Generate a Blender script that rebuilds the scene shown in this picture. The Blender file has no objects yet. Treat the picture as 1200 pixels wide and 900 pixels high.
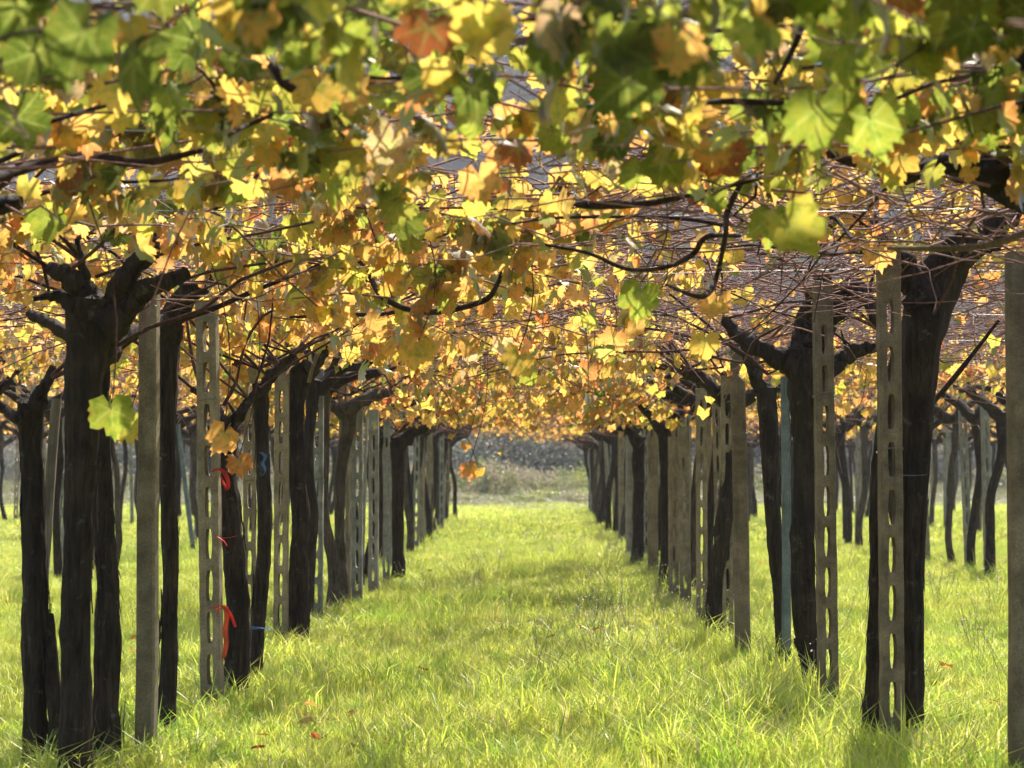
import bpy, bmesh, math, random
import numpy as np
from mathutils import Vector, Matrix, noise

random.seed(7)
rng = np.random.default_rng(11)
scene = bpy.context.scene
HAZE = 0.00065
C = scene.collection
PI = math.pi

# ------------------------------------------------------------------ camera, sky, sun, exposure
CAM_Z = 1.16
FPX = 2312.0                                   # focal length in pixels of a 1200 px wide frame
cam_d = bpy.data.cameras.new('camera')
cam = bpy.data.objects.new('camera', cam_d)
C.objects.link(cam)
cam_d.sensor_width = 36.0
cam_d.lens = FPX / 1200 * 36
cam_d.clip_start = 0.05
cam_d.clip_end = 2000
cam.location = (0, 0, CAM_Z)
cam.rotation_euler = (PI / 2 + math.atan(99 / FPX), 0, math.atan(18 / FPX))
cam_d.dof.use_dof = True
cam_d.dof.focus_distance = 9.6
cam_d.dof.aperture_fstop = 5.0
scene.camera = cam

SUN_EL, SUN_AZ = math.radians(50), math.radians(17)     # azimuth to the right of straight ahead (+Y)
world = bpy.data.worlds.new('World')
scene.world = world
world.use_nodes = True
wn = world.node_tree
bg = wn.nodes['Background']
sky = wn.nodes.new('ShaderNodeTexSky')
sky.sky_type = 'NISHITA'
sky.sun_disc = False
sky.sun_elevation = SUN_EL
sky.sun_rotation = SUN_AZ
sky.dust_density = 1.6
wn.links.new(sky.outputs[0], bg.inputs[0])
bg.inputs[1].default_value = 0.13
sun_d = bpy.data.lights.new('sun', 'SUN')
sun_d.energy = 5.0
sun_d.angle = math.radians(0.53)
sun_d.color = (1.0, 0.93, 0.80)
sun = bpy.data.objects.new('sun', sun_d)
C.objects.link(sun)
to_sun = Vector((math.sin(SUN_AZ) * math.cos(SUN_EL), math.cos(SUN_AZ) * math.cos(SUN_EL), math.sin(SUN_EL)))
sun.rotation_euler = to_sun.to_track_quat('Z', 'Y').to_euler()
sun.location = (0, 0, 30)

vs = scene.view_settings
scene.display_settings.display_device = 'sRGB'
vs.view_transform = 'Standard'
vs.look = 'None'
vs.exposure = 1.2
vs.gamma = 1.0
vs.use_curve_mapping = False
cy = scene.cycles
cy.max_bounces = 8
cy.diffuse_bounces = 4
cy.transmission_bounces = 6
cy.transparent_max_bounces = 8

RCAM = cam.rotation_euler.to_matrix()


def P(px, py, d):
    """Point of the world at distance d (metres along +Y) seen at a pixel of the 1200 x 900 photograph."""
    v = RCAM @ Vector(((px - 600) / FPX, -(py - 450) / FPX, -1.0))
    return Vector((0, 0, CAM_Z)) + v * (d / v.y)


RT = np.array(RCAM.transposed())


def project(p):
    q = (np.asarray(p) - np.array([0, 0, CAM_Z])) @ RT.T
    z = np.maximum(-q[:, 2], 1e-3)
    return 600 + FPX * q[:, 0] / z, 450 - FPX * q[:, 1] / z, -q[:, 2]


# ------------------------------------------------------------------ materials
def new_mat(name):
    m = bpy.data.materials.new(name)
    m.use_nodes = True
    nt = m.node_tree
    nt.nodes.clear()
    out = nt.nodes.new('ShaderNodeOutputMaterial')
    return m, nt, out


def N(nt, kind, **kw):
    n = nt.nodes.new(kind)
    for k, v in kw.items():
        setattr(n, k, v)
    return n


def L(nt, a, b):
    nt.links.new(a, b)


def mixc(nt, fac, a, b, mode='MIX'):
    n = N(nt, 'ShaderNodeMix', data_type='RGBA', blend_type=mode)
    for sock, v in ((n.inputs[0], fac), (n.inputs[6], a), (n.inputs[7], b)):
        if hasattr(v, 'is_output') or isinstance(v, bpy.types.NodeSocket):
            L(nt, v, sock)
        elif isinstance(v, (int, float)):
            sock.default_value = v
        else:
            sock.default_value = (*v, 1)
    return n.outputs[2]


def ramp(nt, src, stops):
    r = N(nt, 'ShaderNodeValToRGB')
    els = r.color_ramp.elements
    while len(els) < len(stops):
        els.new(0.5)
    for e, (p, c) in zip(els, stops):
        e.position = p
        e.color = (*c, 1) if len(c) == 3 else c
    L(nt, src, r.inputs[0])
    return r.outputs[0]


def coords(nt, spread=True):
    """Object coordinates, shifted by a random amount per object so that alike pieces differ."""
    tc = N(nt, 'ShaderNodeTexCoord')
    if not spread:
        return tc.outputs['Object']
    oi = N(nt, 'ShaderNodeObjectInfo')
    ma = N(nt, 'ShaderNodeMath', operation='MULTIPLY')
    L(nt, oi.outputs['Random'], ma.inputs[0])
    ma.inputs[1].default_value = 37.0
    va = N(nt, 'ShaderNodeVectorMath', operation='ADD')
    L(nt, tc.outputs['Object'], va.inputs[0])
    L(nt, ma.outputs[0], va.inputs[1])
    return va.outputs[0]


def noise_n(nt, vec, scale, detail=4, rough=0.55):
    n = N(nt, 'ShaderNodeTexNoise')
    n.inputs['Scale'].default_value = scale
    n.inputs['Detail'].default_value = detail
    n.inputs['Roughness'].default_value = rough
    L(nt, vec, n.inputs['Vector'])
    return n.outputs['Fac']


def stretch(nt, vec, s):
    m = N(nt, 'ShaderNodeMapping')
    m.inputs['Scale'].default_value = s
    L(nt, vec, m.inputs['Vector'])
    return m.outputs[0]


def leaf_material(name, tint_from, blotch_scale, gloss=True):
    m, nt, out = new_mat(name)
    if tint_from == 'object':
        tint = N(nt, 'ShaderNodeObjectInfo').outputs['Color']
    else:
        tint = N(nt, 'ShaderNodeAttribute', attribute_name='tint').outputs['Color']
    edge = N(nt, 'ShaderNodeAttribute', attribute_name='edge').outputs['Fac']
    vec = coords(nt)
    blotch = noise_n(nt, vec, blotch_scale, 5, 0.65)
    # veins stay greener, margins turn browner
    ev = ramp(nt, edge, [(0.0, (1, 1, 1)), (0.35, (0, 0, 0))])
    c1 = mixc(nt, ev, tint, mixc(nt, 0.55, tint, (0.42, 0.50, 0.10)))
    bl = ramp(nt, blotch, [(0.36, (0.58, 0.70, 0.55)), (0.52, (1, 1, 1)), (0.70, (1.12, 0.94, 0.8))])
    if tint_from == 'object':                 # five main veins of the blade and their side veins, in the leaf's own plane
        sp = N(nt, 'ShaderNodeSeparateXYZ')
        L(nt, N(nt, 'ShaderNodeTexCoord').outputs['Object'], sp.inputs[0])

        def M(op, *a_):
            n_ = N(nt, 'ShaderNodeMath', operation=op)
            for k_, v_ in enumerate(a_):
                if isinstance(v_, (int, float)):
                    n_.inputs[k_].default_value = v_
                else:
                    L(nt, v_, n_.inputs[k_])
            return n_.outputs[0]
        ax, y_ = M('ABSOLUTE', sp.outputs[0]), sp.outputs[1]
        best = None
        for ang in (0, 54, 121):
            ca, sa = math.cos(math.radians(ang)), math.sin(math.radians(ang))
            off = M('ABSOLUTE', M('SUBTRACT', M('MULTIPLY', ax, ca), M('MULTIPLY', y_, sa)))
            al = M('ADD', M('MULTIPLY', ax, sa), M('MULTIPLY', y_, ca))
            off = M('ADD', off, M('MULTIPLY', M('LESS_THAN', al, 0), 9.0))
            best = off if best is None else M('MINIMUM', best, off)
            side_v = M('ABSOLUTE', M('SINE', M('MULTIPLY', M('SUBTRACT', al, M('MULTIPLY', off, .8)), 17.0)))
            sv = M('ADD', M('MULTIPLY', side_v, .22), M('MULTIPLY', M('GREATER_THAN', off, .34), 9.0))
            best = M('MINIMUM', best, sv)
        vr = ramp(nt, best, [(0.012, (1, 1, 1)), (0.034, (0, 0, 0))])
        vf = N(nt, 'ShaderNodeMath', operation='MULTIPLY')
        L(nt, vr, vf.inputs[0])
        vf.inputs[1].default_value = 0.5
        c1 = mixc(nt, vf.outputs[0], c1, mixc(nt, 0.5, c1, (0.62, 0.60, 0.22)))
    c2 = mixc(nt, 1.0, c1, bl, 'MULTIPLY')
    em = N(nt, 'ShaderNodeMath', operation='MULTIPLY')
    L(nt, edge, em.inputs[0])
    L(nt, blotch, em.inputs[1])
    er = ramp(nt, em.outputs[0], [(0.50, (0, 0, 0)), (0.62, (1, 1, 1))])
    c3 = mixc(nt, er, c2, (0.30, 0.13, 0.045))
    dif = N(nt, 'ShaderNodeBsdfDiffuse')
    L(nt, mixc(nt, 1.0, c3, (0.50, 0.52, 0.52), 'MULTIPLY'), dif.inputs['Color'])
    tr = N(nt, 'ShaderNodeBsdfTranslucent')
    L(nt, c3, tr.inputs['Color'])
    mx = N(nt, 'ShaderNodeMixShader')
    mx.inputs[0].default_value = 0.73
    L(nt, dif.outputs[0], mx.inputs[1])
    L(nt, tr.outputs[0], mx.inputs[2])
    if not gloss:
        L(nt, mx.outputs[0], out.inputs[0])
        return m
    gl = N(nt, 'ShaderNodeBsdfGlossy')
    gl.inputs['Roughness'].default_value = 0.5
    gl.inputs['Color'].default_value = (.55, .55, .52, 1)
    fr = N(nt, 'ShaderNodeFresnel')
    fr.inputs['IOR'].default_value = 1.22
    mx2 = N(nt, 'ShaderNodeMixShader')
    L(nt, fr.outputs[0], mx2.inputs[0])
    L(nt, mx.outputs[0], mx2.inputs[1])
    L(nt, gl.outputs[0], mx2.inputs[2])
    L(nt, mx2.outputs[0], out.inputs[0])
    return m


M_LEAF = leaf_material('vine leaf', 'object', 3.2)
M_DRYLEAF = leaf_material('fallen leaf', 'object', 3.2, False)
M_FOLIAGE = leaf_material('vine foliage', 'tint', 26.0)


def grass_material(name):
    m, nt, out = new_mat(name)
    tint = N(nt, 'ShaderNodeAttribute', attribute_name='tint').outputs['Color']
    geo = N(nt, 'ShaderNodeNewGeometry')
    n1 = noise_n(nt, geo.outputs['Position'], 0.55, 4, 0.6)
    patch = ramp(nt, n1, [(0.30, (0.88, 0.96, 0.88)), (0.50, (1, 1, 1)), (0.70, (1.09, 1.03, 1.12))])
    col = mixc(nt, 1.0, tint, patch, 'MULTIPLY')
    n2 = noise_n(nt, geo.outputs['Position'], 3.1, 3, 0.6)
    col = mixc(nt, 1.0, col, ramp(nt, n2, [(0.34, (0.74, 0.90, 0.72)), (0.47, (1, 1, 1)), (0.66, (1, 1, 1)), (0.76, (1.08, .98, 1.1))]), 'MULTIPLY')
    dif = N(nt, 'ShaderNodeBsdfDiffuse')
    L(nt, mixc(nt, 1.0, col, (0.72, 0.76, 0.8), 'MULTIPLY'), dif.inputs['Color'])
    tr = N(nt, 'ShaderNodeBsdfTranslucent')
    L(nt, col, tr.inputs['Color'])
    mx = N(nt, 'ShaderNodeMixShader')
    mx.inputs[0].default_value = 0.5
    L(nt, dif.outputs[0], mx.inputs[1])
    L(nt, tr.outputs[0], mx.inputs[2])
    gl = N(nt, 'ShaderNodeBsdfGlossy')
    gl.inputs['Roughness'].default_value = 0.4
    mx2 = N(nt, 'ShaderNodeMixShader')
    mx2.inputs[0].default_value = 0.05
    L(nt, mx.outputs[0], mx2.inputs[1])
    L(nt, gl.outputs[0], mx2.inputs[2])
    L(nt, mx2.outputs[0], out.inputs[0])
    return m


M_GRASS = grass_material('grass blades')


def bark_material(name, dark, light, bump=0.9, zscale=0.12, lichen=0.0):
    m, nt, out = new_mat(name)
    vec = coords(nt)
    st = stretch(nt, vec, (1, 1, zscale))
    n1 = noise_n(nt, st, 60, 6, 0.7)
    n2 = noise_n(nt, vec, 7, 4, 0.6)
    c = ramp(nt, n1, [(0.30, dark), (0.56, tuple((a + b) / 2 for a, b in zip(dark, light))), (0.75, light)])
    c = mixc(nt, 1.0, c, ramp(nt, n2, [(0.3, (0.55, 0.55, 0.55)), (0.65, (1.15, 1.1, 1.05))]), 'MULTIPLY')
    if lichen:
        n3 = noise_n(nt, vec, 16, 5, 0.7)
        c = mixc(nt, ramp(nt, n3, [(0.60, (0, 0, 0)), (0.70, (lichen,) * 3)]), c, (0.24, 0.25, 0.20))
    b = N(nt, 'ShaderNodeBsdfPrincipled')
    L(nt, c, b.inputs['Base Color'])
    b.inputs['Roughness'].default_value = 0.9
    b.inputs['Specular IOR Level'].default_value = 0.2
    bp = N(nt, 'ShaderNodeBump')
    bp.inputs['Strength'].default_value = bump
    bp.inputs['Distance'].default_value = 0.012
    L(nt, n1, bp.inputs['Height'])
    L(nt, bp.outputs[0], b.inputs['Normal'])
    L(nt, b.outputs[0], out.inputs[0])
    return m


M_BARK = bark_material('old vine bark', (0.008, 0.006, 0.005), (0.088, 0.064, 0.052), lichen=0.3)
M_BARK_PALE = bark_material('weathered vine bark', (0.03, 0.023, 0.019), (0.19, 0.15, 0.12), lichen=0.4)
M_CANE = bark_material('ripe cane', (0.045, 0.022, 0.018), (0.22, 0.115, 0.095), bump=0.3, zscale=1)
M_CANE_DARK = bark_material('dark cane', (0.018, 0.011, 0.009), (0.10, 0.055, 0.045), bump=0.4, zscale=1)
M_CANE_PALE = bark_material('pale cane', (0.12, 0.08, 0.05), (0.36, 0.27, 0.19), bump=0.3, zscale=1)
M_TWIG = bark_material('bare shoot', (0.17, 0.082, 0.070), (0.50, 0.295, 0.26), bump=0.2, zscale=1)
M_WOODPOLE = bark_material('weathered wood', (0.10, 0.085, 0.07), (0.33, 0.29, 0.25), bump=0.5, zscale=0.05)


def concrete_material(name, a, b, moss):
    m, nt, out = new_mat(name)
    vec = coords(nt)
    n1 = noise_n(nt, vec, 9, 6, 0.65)
    n2 = noise_n(nt, vec, 160, 3, 0.6)
    n3 = noise_n(nt, stretch(nt, vec, (1, 1, 0.15)), 22, 4, 0.6)
    c = ramp(nt, n1, [(0.30, tuple(x * .7 for x in a)), (0.68, b)])
    c = mixc(nt, 1.0, c, ramp(nt, n2, [(0.3, (0.62, 0.62, 0.62)), (0.7, (1.12, 1.12, 1.12))]), 'MULTIPLY')
    c = mixc(nt, ramp(nt, n3, [(0.52, (0, 0, 0)), (0.74, (moss,) * 3)]), c, (0.07, 0.062, 0.045))
    sx = N(nt, 'ShaderNodeSeparateXYZ')
    L(nt, N(nt, 'ShaderNodeTexCoord').outputs['Object'], sx.inputs[0])
    hz_ = N(nt, 'ShaderNodeMath', operation='MULTIPLY_ADD')
    L(nt, sx.outputs[2], hz_.inputs[0])
    hz_.inputs[1].default_value = -1.6
    L(nt, n1, hz_.inputs[2])
    c = mixc(nt, ramp(nt, hz_.outputs[0], [(0.10, (0, 0, 0)), (0.40, (.75, .75, .75))]), c, (0.085, 0.078, 0.042))
    p = N(nt, 'ShaderNodeBsdfPrincipled')
    L(nt, c, p.inputs['Base Color'])
    p.inputs['Roughness'].default_value = 0.88
    p.inputs['Specular IOR Level'].default_value = 0.3
    bp = N(nt, 'ShaderNodeBump')
    bp.inputs['Strength'].default_value = 0.5
    bp.inputs['Distance'].default_value = 0.004
    L(nt, n2, bp.inputs['Height'])
    L(nt, bp.outputs[0], p.inputs['Normal'])
    L(nt, p.outputs[0], out.inputs[0])
    return m


M_CONC = concrete_material('tan concrete', (0.25, 0.20, 0.135), (0.42, 0.345, 0.245), 0.6)
M_CONC_GREY = concrete_material('grey concrete', (0.26, 0.255, 0.235), (0.44, 0.43, 0.40), 0.5)
M_CONC_BROWN = concrete_material('brown post', (0.165, 0.122, 0.085), (0.31, 0.24, 0.17), 0.6)
M_STAKE = concrete_material('blue grey stake', (0.15, 0.19, 0.21), (0.24, 0.29, 0.32), 0.5)


def plain_material(name, col, rough=0.6, metal=0.0, trans=0.0):
    m, nt, out = new_mat(name)
    vec = coords(nt)
    n1 = noise_n(nt, vec, 14, 4, 0.6)
    c = mixc(nt, 1.0, col, ramp(nt, n1, [(0.3, (0.7, 0.7, 0.7)), (0.7, (1.15, 1.15, 1.15))]), 'MULTIPLY')
    p = N(nt, 'ShaderNodeBsdfPrincipled')
    L(nt, c, p.inputs['Base Color'])
    p.inputs['Roughness'].default_value = rough
    p.inputs['Metallic'].default_value = metal
    last = p.outputs[0]
    if trans:
        t = N(nt, 'ShaderNodeBsdfTranslucent')
        L(nt, c, t.inputs['Color'])
        mx = N(nt, 'ShaderNodeMixShader')
        mx.inputs[0].default_value = trans
        L(nt, last, mx.inputs[1])
        L(nt, t.outputs[0], mx.inputs[2])
        last = mx.outputs[0]
    L(nt, last, out.inputs[0])
    return m


M_WIRE = plain_material('galvanised wire', (0.20, 0.19, 0.18), 0.5, 0.6)
M_RED = plain_material('red plastic tape', (0.72, 0.05, 0.04), 0.5, 0, 0.5)
M_ORANGE = plain_material('orange plastic tape', (0.66, 0.17, 0.06), 0.5, 0, 0.5)
M_BLUE = plain_material('blue plastic tie', (0.09, 0.22, 0.52), 0.5, 0, 0.4)


def ground_material():
    m, nt, out = new_mat('turf soil')
    tc = N(nt, 'ShaderNodeTexCoord')
    n1 = noise_n(nt, tc.outputs['Object'], 0.7, 6, 0.65)
    n2 = noise_n(nt, tc.outputs['Object'], 30, 5, 0.7)
    c = ramp(nt, n1, [(0.32, (0.10, 0.125, 0.025)), (0.55, (0.15, 0.17, 0.04)), (0.72, (0.19, 0.155, 0.08))])
    c = mixc(nt, 1.0, c, ramp(nt, n2, [(0.3, (0.5, 0.5, 0.5)), (0.7, (1.2, 1.2, 1.2))]), 'MULTIPLY')
    p = N(nt, 'ShaderNodeBsdfPrincipled')
    L(nt, c, p.inputs['Base Color'])
    p.inputs['Roughness'].default_value = 0.95
    L(nt, p.outputs[0], out.inputs[0])
    return m


M_GROUND = ground_material()


def hill_material():
    m, nt, out = new_mat('wooded slope')
    tc = N(nt, 'ShaderNodeTexCoord')
    n1 = noise_n(nt, tc.outputs['Object'], 0.05, 6, 0.7)
    n2 = noise_n(nt, tc.outputs['Object'], 0.6, 5, 0.7)
    c = ramp(nt, n1, [(0.35, (0.07, 0.075, 0.055)), (0.6, (0.15, 0.12, 0.11))])
    c = mixc(nt, 1.0, c, ramp(nt, n2, [(0.35, (0.45, 0.45, 0.45)), (0.65, (1.25, 1.2, 1.2))]), 'MULTIPLY')
    d = N(nt, 'ShaderNodeBsdfDiffuse')
    L(nt, c, d.inputs['Color'])
    L(nt, d.outputs[0], out.inputs[0])
    return m


M_HILL = hill_material()


# ------------------------------------------------------------------ mesh helpers
class Acc:
    """Collects vertices, faces (any arity) and per-vertex tint / edge values for one mesh."""

    def __init__(self):
        self.v, self.loops, self.counts, self.t, self.e, self.n = [], [], [], [], [], 0

    def add(self, V, F, tint=None, edge=None):
        V = np.asarray(V, dtype=np.float32).reshape(-1, 3)
        F = np.asarray(F, dtype=np.int32)
        self.v.append(V)
        self.loops.append((F + self.n).ravel())
        self.counts.append(np.full(F.shape[0], F.shape[1], dtype=np.int32))
        self.t.append(np.ones((len(V), 3), np.float32) if tint is None else np.broadcast_to(np.asarray(tint, np.float32), (len(V), 3)))
        self.e.append(np.zeros(len(V), np.float32) if edge is None else np.asarray(edge, np.float32))
        self.n += len(V)

    def mesh(self, name, mat, attrs=False, smooth=True):
        me = bpy.data.meshes.new(name)
        if self.n:
            V = np.concatenate(self.v)
            lo = np.concatenate(self.loops)
            ct = np.concatenate(self.counts)
            me.vertices.add(len(V))
            me.vertices.foreach_set('co', V.ravel())
            me.loops.add(len(lo))
            me.loops.foreach_set('vertex_index', lo)
            me.polygons.add(len(ct))
            st = np.concatenate([[0], np.cumsum(ct)[:-1]]).astype(np.int32)
            me.polygons.foreach_set('loop_start', st)
            me.polygons.foreach_set('use_smooth', np.full(len(ct), smooth, dtype=bool))
            if attrs:
                a = me.attributes.new('tint', 'BYTE_COLOR', 'POINT')
                T = np.concatenate(self.t)
                a.data.foreach_set('color', np.concatenate([T, np.ones((len(T), 1), np.float32)], 1).ravel().astype(np.float32))
                b = me.attributes.new('edge', 'FLOAT', 'POINT')
                b.data.foreach_set('value', np.concatenate(self.e).astype(np.float32))
            me.update(calc_edges=True)
        me.materials.append(mat)
        return me


def link(name, me, parent=None):
    o = bpy.data.objects.new(name, me)
    C.objects.link(o)
    if parent is not None:
        o.parent = parent
    return o


def tag(o, label=None, cat=None, group=None, kind=None):
    if label:
        o['label'] = label
    if cat:
        o['category'] = cat
    if group:
        o['group'] = group
    if kind:
        o['kind'] = kind
    return o


def thing(name, label, cat, loc, group=None, rz=0.0):
    o = bpy.data.objects.new(name, None)
    o.empty_display_size = 0.2
    C.objects.link(o)
    o.location = loc
    o.rotation_euler = (0, 0, rz)
    return tag(o, label, cat, group)


def copy_tree(root, loc, rz, label, group):
    r = root.copy()
    C.objects.link(r)
    r.location = loc
    r.rotation_euler = (0, 0, rz)
    r['label'] = label
    r['group'] = group
    for ch in root.children:
        c = ch.copy()
        C.objects.link(c)
        c.parent = r
    return r


def smoothpath(pts, n):
    """Catmull-Rom through pts (k, m), resampled to n rows."""
    p = np.asarray(pts, float)
    if len(p) == 2:
        t = np.linspace(0, 1, n)[:, None]
        return p[0] * (1 - t) + p[1] * t
    q = np.vstack([2 * p[0] - p[1], p, 2 * p[-1] - p[-2]])
    s = np.linspace(0, len(p) - 1 - 1e-6, n)
    i = s.astype(int)
    t = (s - i)[:, None]
    a, b, c, d = q[i], q[i + 1], q[i + 2], q[i + 3]
    return 0.5 * (2 * b + (c - a) * t + (2 * a - 5 * b + 4 * c - d) * t ** 2 + (3 * b - a - 3 * c + d) * t ** 3)


def gnarly_tube(acc, path, rad, sides, amp=0.16, seed=0, ridges=5, cap=True, off=(0, 0, 0), crook=0.0, knots=0.0, bend=0.0):
    """A bark-covered limb: the section is ridged and lumpy along its length."""
    path = np.array(path, float) - np.asarray(off, float)
    rad = np.array(rad, float)
    n = len(path)
    if bend:
        for i in range(n):
            w = noise.noise_vector(Vector((path[i][2] * 1.5, seed * 2.7, 7.0))) * bend
            path[i] += np.array((w.x, w.y, 0))
    if crook:
        for i in range(n):
            w = noise.noise_vector(Vector((i * .55 + seed * 7.3, seed, 2.0))) * crook * rad[i] * min(1, i / 3, (n - 1 - i) / 2)
            path[i] += np.array(w)
    if knots:
        for i in range(n):
            q = noise.noise(Vector((i * .8 + seed * 3.1, 4.0, seed)))
            rad[i] *= 1 + knots * max(0.0, q) * 1.8
    tan = np.gradient(path, axis=0)
    tan /= np.linalg.norm(tan, axis=1)[:, None] + 1e-9
    ref = np.array([1.0, 0.0, 0.0]) if abs(tan[0][0]) < 0.8 else np.array([0.0, 1.0, 0.0])
    V = []
    arc = np.concatenate([[0], np.cumsum(np.linalg.norm(np.diff(path, axis=0), axis=1))])
    for i in range(n):
        t = tan[i]
        n1 = ref - t * ref.dot(t)
        n1 /= np.linalg.norm(n1) + 1e-9
        n2 = np.cross(t, n1)
        ref = n1
        for k in range(sides):
            th = 2 * PI * k / sides
            cx, sx = math.cos(th), math.sin(th)
            lump = noise.noise(Vector((cx * 1.1 + seed * 3.7, sx * 1.1, arc[i] * 3.2)))
            fine = noise.noise(Vector((cx * 2.6 + seed * 1.3, sx * 2.6, arc[i] * 14.0 + 9)))
            rid = math.sin(ridges * th + seed + 2.2 * arc[i]) * 0.45
            r = rad[i] * (1 + amp * (1.25 * lump + 0.75 * fine + rid))
            V.append(path[i] + n1 * cx * r + n2 * sx * r)
    F = []
    for i in range(n - 1):
        for k in range(sides):
            a, b = i * sides + k, i * sides + (k + 1) % sides
            F.append((a, b, b + sides, a + sides))
    acc.add(V, F)
    if cap:
        base = acc.n - n * sides
        for ring, cen in ((0, path[0]), (n - 1, path[-1] + tan[-1] * rad[-1] * 0.35)):
            vv = [V[ring * sides + k] for k in range(sides)] + [cen]
            ff = [(k, (k + 1) % sides, sides) if ring else ((k + 1) % sides, k, sides) for k in range(sides)]
            acc.add(vv, ff)


def tubes(acc, pts, rad, sides=4):
    """Many thin tubes at once: pts (N, K, 3), rad (N, K)."""
    pts = np.asarray(pts, float)
    nT, K, _ = pts.shape
    tan = np.gradient(pts, axis=1)
    tan /= np.linalg.norm(tan, axis=2, keepdims=True) + 1e-9
    ref = np.array([0.31, 0.17, 0.93])
    n1 = np.cross(tan, ref)
    n1 /= np.linalg.norm(n1, axis=2, keepdims=True) + 1e-6
    n2 = np.cross(tan, n1)
    th = np.arange(sides) * 2 * PI / sides
    V = pts[:, :, None, :] + rad[:, :, None, None] * (n1[:, :, None, :] * np.cos(th)[None, None, :, None] + n2[:, :, None, :] * np.sin(th)[None, None, :, None])
    i = np.arange(nT)[:, None, None] * K * sides + np.arange(K - 1)[None, :, None] * sides
    k = np.arange(sides)[None, None, :]
    k2 = (k + 1) % sides
    F = np.stack([i + k, i + k2, i + k2 + sides, i + k + sides], -1).reshape(-1, 4)
    acc.add(V.reshape(-1, 3), F)


def peel(acc, pr, r_, off):
    """Strips of bark that have come loose along an old stem."""
    o = np.array(off)
    for _ in range(70):
        i = r_.randrange(1, len(pr) - 4)
        m = r_.randrange(3, 8)
        seg = pr[i:i + m]
        th = r_.uniform(0, 6.28)
        n1 = np.array([math.cos(th), math.sin(th), 0])
        t1 = np.array([-n1[1], n1[0], 0])
        w = r_.uniform(.003, .008)
        lift = r_.uniform(.004, .016)
        V = []
        for k, q in enumerate(seg):
            f = abs(2 * k / (len(seg) - 1) - 1) if len(seg) > 1 else 0
            c = q[:3] - o + n1 * (q[3] * 1.02 + .002 + lift * f ** 2) + t1 * r_.uniform(-.003, .003)
            ww = w * (1 - .6 * f)
            V += [c - t1 * ww, c + t1 * ww]
        acc.add(V, [(2 * k, 2 * k + 1, 2 * k + 3, 2 * k + 2) for k in range(len(seg) - 1)])


# ------------------------------------------------------------------ leaves
def leaf_template(detail, seed):
    r_ = random.Random(seed)
    if detail:
        half = [(0, 1.0), (8, .84), (17, .89), (27, .70), (36, .86), (45, .81), (54, .95), (62, .80), (74, .84), (86, .66), (97, .79), (109, .72), (122, .81), (140, .63), (160, .60)]
    else:
        half = [(0, 1.0), (28, .72), (54, .92), (86, .69), (126, .80)]
    out = [(a, r * (1 + r_.uniform(-.09, .09))) for a, r in half] + [(180, .12)]
    out += [(-a, r * (1 + r_.uniform(-.09, .09))) for a, r in reversed(half[1:])]
    curl, fold, wave = r_.uniform(-.55, .22), r_.uniform(.05, .48), r_.uniform(.04, .16)
    ph = r_.uniform(0, 6)

    def pt(a, r):
        x, y = math.sin(math.radians(a)) * r, math.cos(math.radians(a)) * r
        z = fold * abs(x) + curl * r * r + wave * math.sin(math.radians(a) * 3 + ph) * r
        return (x, y, z)
    veins = (0, 54, -54, 122, -122)
    V, E, F = [(0, 0, 0)], [0.0], []
    n = len(out)
    if detail:
        for a, r in out[::3]:
            V.append(pt(a, r * .52))
            E.append(0.12 if a in veins else 0.5)
        m = n // 3
        for a, r in out:
            V.append(pt(a, r * (1 + r_.uniform(-.05, .05))))
            E.append(0.75 if a in veins else 1.0)
        for i in range(m):
            a, b = 1 + i, 1 + (i + 1) % m
            o0, o1, o2, o3 = (1 + m + (3 * i + q) % n for q in range(4))
            F += [(0, b, a), (a, o1, o0), (a, o2, o1), (a, b, o2), (b, o3, o2)]
    else:
        for a, r in out:
            V.append(pt(a, r))
            E.append(0.55 if a in veins else 1.0)
        for i in range(n):
            F.append((0, 1 + (i + 1) % n, 1 + i))
    # leaf stalk
    b = len(V)
    w = .022
    V += [(-w, 0, 0), (w, 0, 0), (0, 0, -w), (-w * .8, -.55, .28), (w * .8, -.55, .28), (0, -.55, .28 - w)]
    E += [0.0] * 6
    F += [(b, b + 1, b + 4), (b, b + 4, b + 3), (b + 1, b + 2, b + 5), (b + 1, b + 5, b + 4), (b + 2, b, b + 3), (b + 2, b + 3, b + 5)]
    return np.array(V, np.float32), np.array(F, np.int32), np.array(E, np.float32)


LEAF_HI = [leaf_template(True, s) for s in range(7)]
LEAF_LO = [leaf_template(False, s) for s in range(7)]


def leaf_mesh(i, mat=None):
    V, F, E = LEAF_HI[i]
    a = Acc()
    a.add(V, F, None, E)
    return a.mesh('leaf', mat or M_LEAF, attrs=True)


LEAF_MESH = [leaf_mesh(i) for i in range(len(LEAF_HI))]
DRY_MESH = [leaf_mesh(i, M_DRYLEAF) for i in range(len(LEAF_HI))]

PALETTE = np.array([
    (0.140, 0.180, 0.026),   # 0 deep green
    (0.310, 0.360, 0.045),   # 1 fresh green
    (0.590, 0.530, 0.080),   # 2 yellow green
    (0.900, 0.575, 0.110),   # 3 yellow
    (0.910, 0.460, 0.130),   # 4 gold
    (0.870, 0.330, 0.110),   # 5 orange
    (0.460, 0.105, 0.045),   # 6 russet
    (0.600, 0.400, 0.230),   # 7 dry brown
])


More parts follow.
